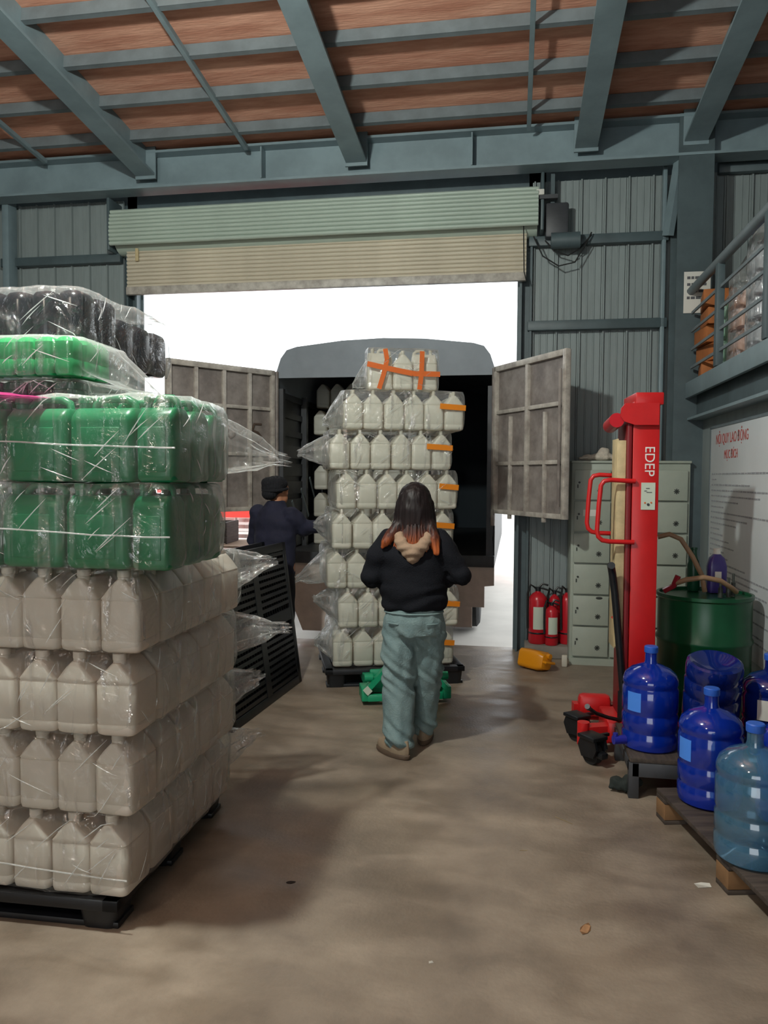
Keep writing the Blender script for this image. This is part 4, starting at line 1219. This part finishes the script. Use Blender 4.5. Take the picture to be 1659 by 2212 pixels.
# hood lying on the back
hd = MB()
for s_ in (-1, 1): limb(hd, [(s_ * .075, .0, 1.31, .026), (s_ * .086, -.07, 1.275, .034), (s_ * .062, -.125, 1.225, .036), (0, -.15, 1.185, .034)], 12)
limb(hd, [(-.05, -.125, 1.2, .03), (0, -.14, 1.165, .034), (.05, -.125, 1.2, .03)], 12)
limb(hd, [(-.03, -.13, 1.17, .028), (0, -.135, 1.135, .024), (.03, -.13, 1.17, .028)], 12)
remeshed(hd, .008, 2, 'hood', M_hood, wo, lambda p, n: p + n * (.0035 * math.sin(p[2] * 150 + abs(p[0]) * 45) + .003 * nz(p, 18, 4)))

# ---------------- man reaching towards the stack
mb_ = MB()
torso(mb_, [(0, 0, .86, .145, .105), (0, 0, 1.0, .15, .11), (0, 0, 1.15, .165, .11), (0, 0, 1.28, .165, .095), (0, 0, 1.35, .09, .07)])
limb(mb_, [(0, .01, 1.32, .055), (.0, .03, 1.42, .052)])
head(mb_, (0, .045, 1.475), -22, (.076, .095, .112))
limb(mb_, [(.17, .0, 1.29, .055), (.25, .10, 1.16, .045), (.375, .20, 1.185, .032)]); hand(mb_, (.375, .20, 1.185), (1, .45, .1), (-.3, .5, -.6), 1, 30)
limb(mb_, [(-.17, .0, 1.29, .055), (-.22, .03, 1.05, .045), (-.14, .2, .95, .033)]); hand(mb_, (-.14, .2, .95), (.4, 1, -.2), (1, -.3, 0), -1, 45)
for s in (-1, 1): limb(mb_, [(s * .085, 0, .88, .1), (s * .09, .02, .48, .065), (s * .095, -.01, .09, .045)]); limb(mb_, [(s * .095, -.02, .055, .04), (s * .105, .13, .04, .032)])
mn = remeshed(mb_, .010, 3, 'person', M_skin)
mn.location = (-1.955, 6.13, 0); mn.rotation_euler = (0, 0, R(-18)); mn.scale = (1, 1, 1.0)
tag(mn, 'person in navy jacket and black knit cap reaching out to the tall jug stack', 'person')
jk = MB()
torso(jk, [(0, .0, .74, .165, .13), (0, 0, .80, .178, .14), (0, 0, .95, .185, .138), (0, -.005, 1.12, .19, .13), (0, -.005, 1.25, .188, .115), (0, 0, 1.33, .13, .095), (0, .01, 1.375, .085, .08), (0, .012, 1.395, .072, .072)])
limb(jk, [(.165, .0, 1.285, .078), (.235, .08, 1.175, .07), (.36, .19, 1.182, .055)]); limb(jk, [(-.165, .0, 1.285, .078), (-.225, .02, 1.06, .068), (-.15, .18, .96, .052)])
remeshed(jk, .012, 4, 'jacket', M_navy, mn, lambda p, n: p + n * (.012 * nz((p[0], p[1], p[2] * 2), 8, 8) + .004 * nz(p, 22, 1)))
tr = MB()
torso(tr, [(0, 0, .70, .165, .12), (0, 0, .88, .15, .11)])
for s in (-1, 1): limb(tr, [(s * .085, 0, .78, .1), (s * .09, .015, .48, .085), (s * .095, -.01, .09, .07)])
remeshed(tr, .012, 3, 'trousers', M_trouser, mn, lambda p, n: p + n * .008 * nz(p, 9, 3))
for s in (-1, 1):
    sm = MB(); sm.loft([[(s * .1 + .047 * math.sin(t) * k, .135 * -math.cos(t) * k + .05, z) for t in [2 * math.pi * i / 20 for i in range(20)]] for k, z in ((1, .002), (1.03, .02), (.98, .05), (.7, .085))]); sm.build('shoe', M_rubber, mn)
hm = MB(); hm.ball((-.005, .02, 1.535), (.092, .108, .07), 20); hm.ball((-.012, -.005, 1.505), (.096, .1, .066), 20); hm.ball((-.02, -.05, 1.545), (.07, .06, .05), 14); hm.ball((-.015, -.055, 1.455), (.068, .055, .05), 14)
hc = remeshed(hm, .009, 3, 'knit_cap', M_hat, mn, lambda p, n: p + n * .004 * math.sin(math.atan2(p[1], p[0]) * 26))
MB().tube([(-.008 + .094 * math.cos(R(a)), .012 + .108 * math.sin(R(a)), 1.492 + .012 * math.sin(R(a))) for a in range(0, 361, 15)], .013, 8, cap=False).build('brim', M_hat, hc)

# ================================================================== pallet jack (green)
J0 = S(.5, -.48, 0)
jk_ = thing('pallet_jack', 'green hand pallet jack under the tall stack, held by the walking person', 'pallet jack', J0, SA)
for s in (-1, 1):
    MB().prism([(s * .185 - .075, .12, .05), (s * .185 + .075, .12, .05), (s * .185 + .075, .12, .115), (s * .185 - .075, .12, .115)], (0, 1.15, 0)).build('fork', M_jack, jk_, smooth=False)
    MB().bar((s * .30, -.02, .09), (s * .07, .0, .335), .035, .06, up=(0, 1, 0)).build('brace', M_jack, jk_, smooth=False)
    MB().box((s * .29, .05, .075), (.06, .18, .09), bev=.008).build('corner_block', M_jack, jk_)
    MB().cyl((s * .03, -.02, .085), (s * .09, -.02, .085), .085, seg=20).build('steer_wheel', M_rubber, jk_)
    MB().cyl((s * .185 - .05, 1.15, .04), (s * .185 + .05, 1.15, .04), .038, seg=14).build('load_roller', M_rubber, jk_)
    MB().cyl((s * .24, -.0, .19), (s * .30, 0, .19), .028, seg=12).build('pivot_pin', M_jack, jk_)
MB().box((-.01, -.03, .055), (.54, .03, .05), bev=.005).build('front_bar', M_jack, jk_)
MB().box((0, .08, .16), (.5, .02, .14), bev=.01).build('front_plate', M_jack, jk_)
MB().cyl((0, .0, .1), (0, .0, .4), .05, seg=16).build('pump', M_blackp, jk_)
MB().box((0, 0, .34), (.16, .1, .05), bev=.01).build('pump_head', M_jack, jk_)
MB().box((-.28, -.045, .11), (.045, .012, .05), (0, R(-42), 0)).build('sticker', M_plate, jk_, smooth=False)
hb = Vector((WX, WYp + .36, 1.0)) - J0
hl = Vector((hb.dot(ex), hb.dot(ey), 1.0))
MB().tube([(0, -.04, .36), (hl.x * .8, hl.y * .8 - .0, .82), (hl.x * .93, hl.y * .93, .92)], .017, 10).build('handle_shaft', M_blackp, jk_)
MB().tube([(hl.x * .93, hl.y * .93, .92), (hl.x - .1, hl.y * .97, .95), (hl.x - .11, hl.y, 1.005), (hl.x + .11, hl.y, 1.005), (hl.x + .1, hl.y * .97, .95), (hl.x * .93, hl.y * .93, .92)], .012, 8).build('handle_loop', M_blackp, jk_)

# ================================================================== red hand stacker
st = thing('hand_stacker', 'red manual pallet stacker with tall mast and looped handle', 'stacker', (.74, 4.62, 0), R(3))
MB().box((0, 0, 1.06), (.148, .055, 1.96), bev=.006).build('mast_front_rail', M_red, st)
MB().box((-.092, .12, 1.02), (.026, .3, 1.86), bev=.004).build('mast_side_plate', mat('dark_red_paint', (120, 18, 26), .45), st)
MB().box((.0, .27, 1.05), (.16, .05, 1.92), bev=.006).build('mast_rear_rail', M_red, st)
MB().box((.01, .13, 2.055), (.155, .36, .07), bev=.006).build('mast_head', M_red, st)
pl = MB(); pl.prism([(.062, -.036, 2.03), (.062, -.036, 1.905), (-.07, -.036, 1.905), (-.13, -.036, 1.925), (-.15, -.036, 1.955), (-.148, -.036, 2.0), (-.125, -.036, 2.028)], (0, -.02, 0)); pl.build('head_cheek', M_red, st)
MB().cyl((-.165, -.015, 1.935), (-.165, .2, 1.915), .042, seg=18).build('chain_wheel', M_red_d, st)
for x in (-.05, .05): MB().cyl((x, -.035, 2.065), (x, -.026, 2.065), .014, seg=10).build('bolt', M_truckdark, st)
MB().box((-.152, .08, 1.22), (.008, .16, 1.22), bev=.002).build('mesh_guard', M_cream, st)
MB().box((-.13, .0, 1.22), (.046, .01, 1.2), bev=.002).build('guard_flange', M_cream, st)
lp_ = [(-.06, -.04, 1.585), (-.2, -.05, 1.592), (-.235, -.05, 1.585), (-.252, -.05, 1.56), (-.262, -.05, 1.45), (-.27, -.05, 1.30), (-.262, -.05, 1.265), (-.24, -.05, 1.245), (-.2, -.05, 1.238), (-.06, -.04, 1.235)]
MB().tube(lp_, .0135, 10).build('handle_loop', M_red, st)
MB().tube([(x - .02, y + .26, z + .03) for x, y, z in lp_], .0135, 10).build('handle_loop', M_red, st)
text('EDEP', .078, M_white, st, (.018, -.0295, 1.70), (R(90), R(90), 0), 'lettering', sx=.98)
pp = MB().box((.015, -.0295, 1.50), (.078, .004, .155)).build('instruction_plate', M_plate, st, smooth=False)
for x, z, r_, mm in ((-.002, 1.462, .005, M_tape2), (.016, 1.452, .008, M_truckdark), (.032, 1.463, .005, M_tape2)): MB().cyl((x, -.034, z), (x, -.031, z), r_, seg=10).build('printed_mark', mm, pp)
for q in ((0, 1.545, .02), (-.012, 1.53, .014), (.008, 1.522, .03)): MB().box((.012 + q[0], -.0325, q[1]), (q[2], .002, .004)).build('printed_mark', M_ink, pp, smooth=False)
# base, straddle legs, casters, tiller, pedal
MB().box((-.02, .1, .13), (.34, .34, .12), bev=.012).build('base', M_red, st)
MB().bar((-.06, .02, .115), (-.31, -.06, .115), .075, .1).build('rear_arm', M_red, st, smooth=False)
MB().bar((-.06, .42, .115), (-.33, .40, .115), .075, .1).build('rear_arm', M_red, st, smooth=False)
MB().box((-.2, .38, .16), (.2, .1, .14), bev=.03).build('wheel_guard', M_red, st)
MB().cyl((-.33, -.075, .06), (-.33, -.075, .19), .035, seg=16).build('caster_post', M_red, st)
for cx, cy in ((-.30, -.22), (-.335, .16)):
    c = obj('caster', None, st, (cx, cy, 0), (0, 0, R(35))); c.empty_display_size = .05
    MB().cyl((-.022, 0, .062), (.022, 0, .062), .062, seg=22).build('wheel', M_rubber, c)
    for s in (-1, 1): MB().prism([(s * .03, -.05, .05), (s * .03, .04, .04), (s * .03, .07, .1), (s * .03, .05, .15), (s * .03, -.06, .15), (s * .03, -.075, .1)], (s * .014, 0, 0)).build('fork_cheek', M_blackp, c)
    MB().box((0, 0, .155), (.11, .13, .022), bev=.006).build('top_plate', M_blackp, c)
    MB().box((0, -.075, .07), (.05, .05, .035), bev=.008).build('brake_pedal', M_blackp, c)
    MB().bar((0, 0, .15), (-cx - .2 + .02, -.0, .15), .02, .016).build('link', M_blackp, c, smooth=False)
MB().tube([(-.1, -.02, .34), (-.125, -.03, .6), (-.165, -.05, .95), (-.182, -.06, 1.06), (-.195, -.09, 1.105), (-.2, -.14, 1.11)], [.02, .021, .021, .022, .022, .02], 12).build('tiller', M_blackp, st)
MB().cyl((-.1, -.02, .2), (-.1, -.02, .36), .03).build('tiller_socket', M_blackp, st)
MB().tube([(-.12, -.05, .2), (-.2, -.12, .235), (-.28, -.2, .28), (-.33, -.25, .325)], .011, 8).build('foot_pedal', M_blackp, st)
MB().cyl((-.33, -.255, .325), (-.34, -.275, .34), .015).build('pedal_tip', M_truckdark, st)
for s in (-.1, .1): MB().box((.42, .085 + s * .55, .1), (.8, .07, .06), bev=.006).build('fork', M_red, st)
MB().cyl((-.14, .1, .95), (-.06, .05, .98), .012).build('bracket_rod', M_chrome, st)
MB().bar((-.14, .05, .80), (-.07, .0, .70), .03, .05).build('winch_arm', M_red, st, smooth=False)

# ================================================================== lockers
lk = thing('steel_locker', 'grey-green steel locker with eighteen small doors against the sheet wall', 'locker', (.965, 6.93, 0), R(0))
LW, LD, LH = .96, .42, 1.74
yf = -LD / 2
MB().box((0, .01, LH / 2 + .01), (LW, LD - .02, LH - .02), bev=.004).build('cabinet', M_locker, lk)
dm = MB().box((0, 0, 0), (.296, .016, .252), bev=.003).mesh('door', M_locker)
vm = MB()
for a in range(4): vm.box((0, 0, 0), (.008, .004, .046), (0, R(45 * a), 0))
vme = vm.mesh('vent', M_locker_d, False)
lkm = MB().cyl((0, .004, 0), (0, -.008, 0), .009, seg=12).mesh('lock', M_locker_d)
hgm = MB().box((0, 0, 0), (.01, .006, .03)).mesh('handle_slot', M_locker_d, False)
for c in range(3):
    for r in range(6):
        dd = obj('door', dm, lk, (-LW / 2 + .17 + .309 * c, yf - .002, .205 + .268 * r))
        obj('vent', vme, dd, (.06, -.009, -.05)); obj('lock', lkm, dd, (-.11, -.008, .02)); obj('handle_slot', hgm, dd, (-.122, -.009, -.012))
        if (c, r) == (0, 4): obj('paper_tag', MB().box((0, 0, 0), (.11, .002, .055)).mesh('paper_tag', M_paper, False), dd, (-.02, -.0095, .03))
        if (c, r) == (0, 1): obj('mark', MB().ball((0, 0, 0), (.03, .002, .012), 10).mesh('mark', M_locker_d), dd, (.07, -.009, .11))
MB().box((0, yf + .01, .03), (LW, .02, .06)).build('plinth', M_locker, lk, smooth=False)
MB().box((0, .0, LH), (LW + .01, LD, .02), bev=.003).build('top', M_locker, lk)
# gloves and a small box on top
gm = MB()
gm.ball((0, 0, .035), (.10, .06, .035), 14); gm.ball((.02, .0, .075), (.05, .045, .045), 12); gm.ball((-.12, .01, .03), (.05, .035, .03), 10); gm.ball((.12, -.01, .028), (.06, .03, .026), 10)
for k in range(4): limb(gm, [(-.13, -.03 + .02 * k, .03, .012), (-.19, -.04 + .028 * k, .022, .010)], 8)
gl = remeshed(gm, .012, 2, 'work_gloves', mat('dirty_cotton', (196, 186, 172), .9, var=.12, scale=30, bump=.5, bscale=80), None, lambda p, n: p + n * .008 * nz(p, 30, 2), (.74, 6.86, LH + .012))
tag(gl, 'crumpled pale cotton work gloves on top of the steel locker', 'gloves')
gl.location.z = LH + .0105 - min(v.co.z for v in gl.data.vertices)
sbx = MB().box((0, 0, .022), (.13, .1, .044), bev=.004).build('small_box', mat('dark_red_card', (92, 48, 44), .7), None, (.93, 6.84, LH + .0105)); tag(sbx, 'small dark red box beside the gloves on the locker', 'box')

# ================================================================== fire extinguishers
def extinguisher(label, loc, h, r, lab, rz=0, tilt=0):
    t = thing('fire_extinguisher', label, 'extinguisher', loc, rz, 'fire extinguishers by the door'); t.rotation_euler = (R(tilt), 0, rz)
    b = h * .8
    MB().lathe([(r * .9, 0), (r, .012), (r, b * .86), (r * .93, b * .93), (r * .6, b), (r * .3, b * 1.03), (r * .28, b * 1.07)], 24).build('cylinder', M_red_d, t)
    MB().cyl((0, 0, b * 1.05), (0, 0, b * 1.13), r * .3, seg=12).build('valve', M_blackp, t)
    MB().tube([(0, 0, b * 1.1), (r * .5, -.0, b * 1.2), (r * 1.1, 0, b * 1.17)], .009, 8).build('lever', M_blackp, t)
    MB().tube([(0, 0, b * 1.12), (r * .6, 0, b * 1.1), (r * 1.1, 0, b * 1.07)], .008, 8).build('grip', M_blackp, t)
    MB().tube([(-r * .2, 0, b * 1.1), (-r * .8, -.02, b * 1.18), (-r * 1.12, -.03, b * 1.0), (-r * 1.12, -.04, b * .6), (-r * 1.08, -.04, b * .3)], .010, 8).build('hose', M_rubber, t)
    if lab:
        n = 10; m = MB()
        pts = [(r * 1.006 * math.cos(R(-150 + 90 * i / n + 30)), r * 1.006 * math.sin(R(-150 + 90 * i / n + 30))) for i in range(n + 1)]
        m.loft([[(x, y, b * .3) for x, y in pts], [(x, y, b * .75) for x, y in pts]], cap=False, closed=False)
        m.build('label', M_plate, t)
    MB().lathe([(r * 1.004, b * .2), (r * 1.012, b * .205), (r * 1.012, b * .23), (r * 1.004, b * .235)], 24, cap=False).build('band', M_blackp, t)
    return t


extinguisher('large red fire extinguisher with a pale label next to the door jamb', (.225, 7.03, .112), .56, .082, True)
extinguisher('red fire extinguisher behind the small one by the door jamb', (.375, 7.10, .112), .52, .055, False)
extinguisher('small red fire extinguisher with a narrow label in front of the others', (.345, 6.97, .112), .42, .058, True)
extinguisher('red fire extinguisher without label beside the locker', (.485, 7.06, .112), .55, .066, False, R(20))
# amber jerrycan lying on the floor
yj = thing('amber_jerrycan', 'small amber plastic jerrycan lying on its side by the door', 'jerrycan', (.20, 6.5, .076), R(-20))
m = MB(); m.loft([rrect(.15, .14, .03, -.13, 4), rrect(.17, .155, .035, -.12, 4), rrect(.17, .155, .035, .07, 4), rrect(.12, .12, .03, .115, 4), rrect(.07, .07, .02, .125, 4)])
b_ = m.build('body', M_yellow, yj, (0, 0, .003), (R(90), R(12), R(68)))
MB().tube([(-.05, 0, .11), (-.055, 0, .15), (0, 0, .16), (.05, 0, .15), (.055, 0, .105)], .012, 8).build('handle', M_yellow, b_)
MB().cyl((.0, .05, .115), (.0, .05, .145), .022, seg=14).build('cap', M_yellow, b_)
MB().box((0, -.078, -.03), (.09, .004, .07), bev=.002).build('embossed_panel', M_yellow, b_)
wp = MB().box((0, 0, .05), (.045, .035, .1), (R(8), 0, 0), bev=.008).build('white_bottle', M_jug, None, (.44, 6.62, .003)); tag(wp, 'small white plastic scrap standing at the locker foot', 'scrap')

# ================================================================== green drum and things on it
dr = thing('oil_drum', 'dark green steel oil drum with an orange round sticker by the rules board', 'drum', (1.20, 5.12, 0))
pf = [(.27, 0), (.288, .005), (.288, .02), (.28, .03), (.28, .27), (.289, .285), (.289, .30), (.28, .315), (.28, .57), (.289, .585), (.289, .60), (.28, .615), (.28, .85), (.289, .86), (.289, .88), (.272, .88), (.268, .862), (.02, .862)]
MB().lathe(pf, 48).build('barrel', M_drum, dr)
MB().cyl((.12, .12, .862), (.12, .12, .885), .03).build('bung', M_chrome, dr)
stk = MB(); pts = []
for i in range(20):
    a = 2 * math.pi * i / 20; th = R(-92) + .055 * math.cos(a) / .28; pts.append((.2815 * math.cos(th), .2815 * math.sin(th), .42 + .055 * math.sin(a)))
stk.bm.faces.new([stk.bm.verts.new(p) for p in pts]); stk.build('round_sticker', M_orange, dr)
hs = MB().tube([(1.0, 4.98, .955), (1.05, 4.95, .98), (1.15, 4.93, 1.0), (1.25, 4.95, .98), (1.33, 5.0, .93), (1.37, 5.05, .90)], .016, 10).build('hose', M_hose, None); tag(hs, 'tan rubber hose looping across the drum lid', 'hose')
hs2 = MB().tube([(.93, 5.24, 1.22), (1.0, 5.23, 1.24), (1.07, 5.22, 1.21), (1.14, 5.2, 1.1), (1.2, 5.2, .98), (1.22, 5.2, .875)], .016, 10).build('hose', M_hose, None); tag(hs2, 'tan hose rising behind the red mast from the drum lid', 'hose')
pb = thing('purple_bottle', 'purple plastic bottle with white cap standing on the drum', 'bottle', (1.30, 5.25, .866))
MB().loft([rrect(.11, .08, .02, 0), rrect(.12, .085, .025, .02), rrect(.12, .085, .025, .17), rrect(.09, .07, .02, .225), rrect(.04, .04, .015, .25)]).build('body', M_purple, pb)
MB().cyl((0, 0, .25), (0, 0, .285), .022).build('cap', M_paper, pb); MB().box((0, -.045, .11), (.04, .003, .06)).build('label', M_paper, pb, smooth=False)
gb = thing('green_bottle', 'dark green bottle behind the purple bottle on the drum', 'bottle', (1.17, 5.3, .866))
MB().lathe([(.035, 0), (.04, .01), (.04, .17), (.02, .23), (.018, .27), (.022, .272), (.022, .285)], 18).build('body', M_green3, gb)
for k, (x, y, h) in enumerate(((1.37, 5.12, .14), (1.33, 5.07, .12), (1.27, 5.02, .1))):
    t = thing('small_tool', 'dark small fitting, %s of three on the drum edge' % ORD[k], 'fitting', (x, y, .866), 0, 'small fittings on the drum')
    MB().cyl((0, 0, 0), (0, 0, h * .6), .014).build('body', M_locker_d, t); MB().cyl((0, 0, h * .6), (0, 0, h), .008).build('stem', M_locker_d, t)
rd = MB().tube([(.93, 5.0, .90), (.985, 4.985, .935), (1.01, 4.98, 1.0)], .018, 8).build('plastic_strip', mat('glossy_red_strip', (150, 40, 50), .2), None); tag(rd, 'glossy red strip lying over the drum rim by the mast', 'strip')

# ================================================================== water bottles, bench, pallet
def water_bottle(label, loc, mt, rz=0, cap=True, lab=True, tap=False, rot=None, sc=1.):
    t = thing('water_bottle', label, 'water bottle', loc, rz, 'large blue water bottles')
    if rot: t.rotation_euler = rot
    t.scale = (sc, sc, sc)
    pf = [(.03, .045), (.07, .03), (.1, .008), (.118, 0), (.131, .008), (.136, .03), (.136, .075), (.130, .085), (.130, .095), (.136, .105), (.136, .165), (.131, .174), (.131, .184), (.136, .193), (.136, .30), (.131, .308), (.131, .318), (.135, .326), (.134, .345), (.124, .372), (.095, .398), (.055, .415), (.033, .424), (.029, .44), (.029, .485)]
    MB().lathe(pf, 40, cap=True).build('bottle', mt, t)
    if cap: MB().lathe([(.033, .478), (.034, .482), (.034, .506), (.03, .51)], 20).build('cap', M_cap, t)
    if lab:
        n = 8; m = MB(); pts = [(.1375 * math.cos(R(-150 + 32 * i / n)), .1375 * math.sin(R(-150 + 32 * i / n))) for i in range(n + 1)]
        m.loft([[(x, y, .20) for x, y in pts], [(x, y, .295) for x, y in pts]], cap=False, closed=False); m.build('label', M_label, t)
    if tap:
        MB().cyl((-.125, -.05, .04), (-.185, -.07, .04), .022).build('tap', M_blued, t); MB().cyl((-.175, -.066, .03), (-.175, -.066, .075), .012).build('tap_lever', M_blued, t)
    return t


BZ = .205
bn = thing('low_bench', 'low dark steel bench under the upright blue water bottle', 'bench', (.90, 4.22, 0), R(0))
MB().box((0, 0, BZ - .012), (.62, .56, .024), bev=.003).build('top', M_wood_d, bn)
for x in (-.29, .29):
    for y in (-.26, .26): MB().box((x, y, .09), (.05, .05, .18), bev=.003).build('leg', M_truckdark, bn)
for y in (-.27, .27): MB().box((0, y, .145), (.6, .03, .07), bev=.003).build('apron', M_truckdark, bn)
for x in (-.3, .3): MB().box((x, 0, .155), (.03, .54, .05), bev=.003).build('apron', M_truckdark, bn)
wp_ = wood_pallet('dark wet wooden pallet on the floor under the water bottles', (1.30, 3.22, 0), R(90 + 12), M_wood_d, None, 1.30, .98, 5, M_wood_y)
PZ = .1365
water_bottle('upright blue water bottle with tap on the low bench', (.715, 4.14, BZ + .001), M_blueb, 0, tap=True, sc=1.03)
water_bottle('upside-down blue water bottle showing its hollow base', (1.0, 4.02, BZ + .49), M_blueb2, 0, cap=False, lab=False, rot=(R(180 + 14), 0, 0), sc=1.0)
water_bottle('upright blue water bottle in front of the upside-down one', (.895, 3.64, PZ + .001), M_blueb, R(-20), sc=1.02)
water_bottle('pale translucent blue water bottle at the right edge of the frame', (.93, 3.12, PZ + .001), M_blueb3, R(30), lab=False, sc=1.03)
water_bottle('dark blue water bottle with white label behind the others', (1.30, 4.14, BZ + .05), M_blueb2, 0, lab=False, sc=1.0)
water_bottle('blue water bottle partly hidden behind the pale one', (1.19, 3.5, PZ + .001), M_blueb, R(40), sc=1.0)
for o in bpy.data.objects:
    if o.parent is None and o.get('label', '').startswith('dark blue water bottle with white'):
        o.location.z = BZ + .001; MB().box((-.06, -.126, .25), (.075, .004, .1), (0, 0, R(-24))).build('white_label', M_paper, o, smooth=False)
bn2 = thing('low_bench', 'second low bench behind the water bottles by the partition', 'bench', (1.39, 4.22, 0), R(0))
MB().box((0, 0, BZ - .012), (.27, .56, .024), bev=.003).build('top', M_wood_d, bn2)
for x in (-.11, .11):
    for y in (-.25, .25): MB().box((x, y, .09), (.04, .04, .18), bev=.003).build('leg', M_truckdark, bn2)

# ------------------------------------------------------------------ litter on the floor
def scrap(name, label, cat, loc, pts, mt, rz=0, th=.002, curl=.01):
    m = MB(); n = len(pts)
    vsx = [m.bm.verts.new((x, y, curl * (abs(x) + abs(y)) * 10 * .3)) for x, y in pts]; m.bm.faces.new(vsx)
    bmesh.ops.solidify(m.bm, geom=m.bm.faces[:], thickness=th)
    o = m.build(name, mt, None, loc, (0, 0, rz), smooth=False)
    zmin = min(v.co.z for v in o.data.vertices); o.location.z = .001 - zmin
    return tag(o, label, cat)


M_leaf = mat('dry_leaf', (160, 120, 84), .8, var=.2, scale=30)
leaf = [(-.035, 0), (-.02, .014), (.005, .019), (.03, .01), (.045, 0), (.03, -.011), (.005, -.018), (-.02, -.013)]
scrap('dry_leaf', 'curled dry brown leaf on the floor near the bottom right', 'leaf', (.27, 2.74, 0), leaf, M_leaf, R(70), curl=.03)
scrap('paper_scrap', 'torn white paper scrap beside the wooden pallet', 'paper', (.755, 3.13, 0), [(-.03, -.018), (.025, -.02), (.034, .01), (.004, .021), (-.03, .015)], M_paper, .3)
scrap('paper_scrap', 'tiny white paper fleck near the bottom of the floor', 'paper', (-.25, 2.46, 0), [(-.008, -.006), (.009, -.004), (.006, .008), (-.006, .006)], M_paper, .3)
scrap('straw_scrap', 'thin pale straw lying on the middle of the floor', 'straw', (.25, 3.62, 0), [(-.05, -.002), (.05, -.003), (.05, .002), (-.05, .003)], M_cream, R(-40), curl=.002)
scrap('straw_scrap', 'short pale straw sliver on the floor right of centre', 'straw', (.06, 3.29, 0), [(-.015, -.0015), (.018, -.0015), (.016, .002), (-.016, .0015)], M_cream, R(10), curl=.002)
scrap('dry_leaf', 'small dark leaf on the floor right of the left stack', 'leaf', (-.85, 2.86, 0), [(x * .5, y * .6) for x, y in leaf], mat('dark_leaf', (48, 40, 34), .8), R(20), curl=.03)
rb = MB(); rb.ball((0, 0, .03), (.075, .05, .035), 12); rb.ball((.04, .02, .025), (.04, .04, .028), 10); rb.ball((-.05, -.01, .02), (.04, .03, .022), 10)
rg = remeshed(rb, .012, 1, 'dark_rag', mat('oily_green_rag', (32, 40, 38), .9, bump=.4, bscale=60), None, lambda p, n: p + n * .028 * nz(p, 30, 2), (.585, 4.02, 0)); tag(rg, 'dark oily rag on the floor beside the bench leg', 'rag')
rg.location.z = .001 - min(v.co.z for v in rg.data.vertices)
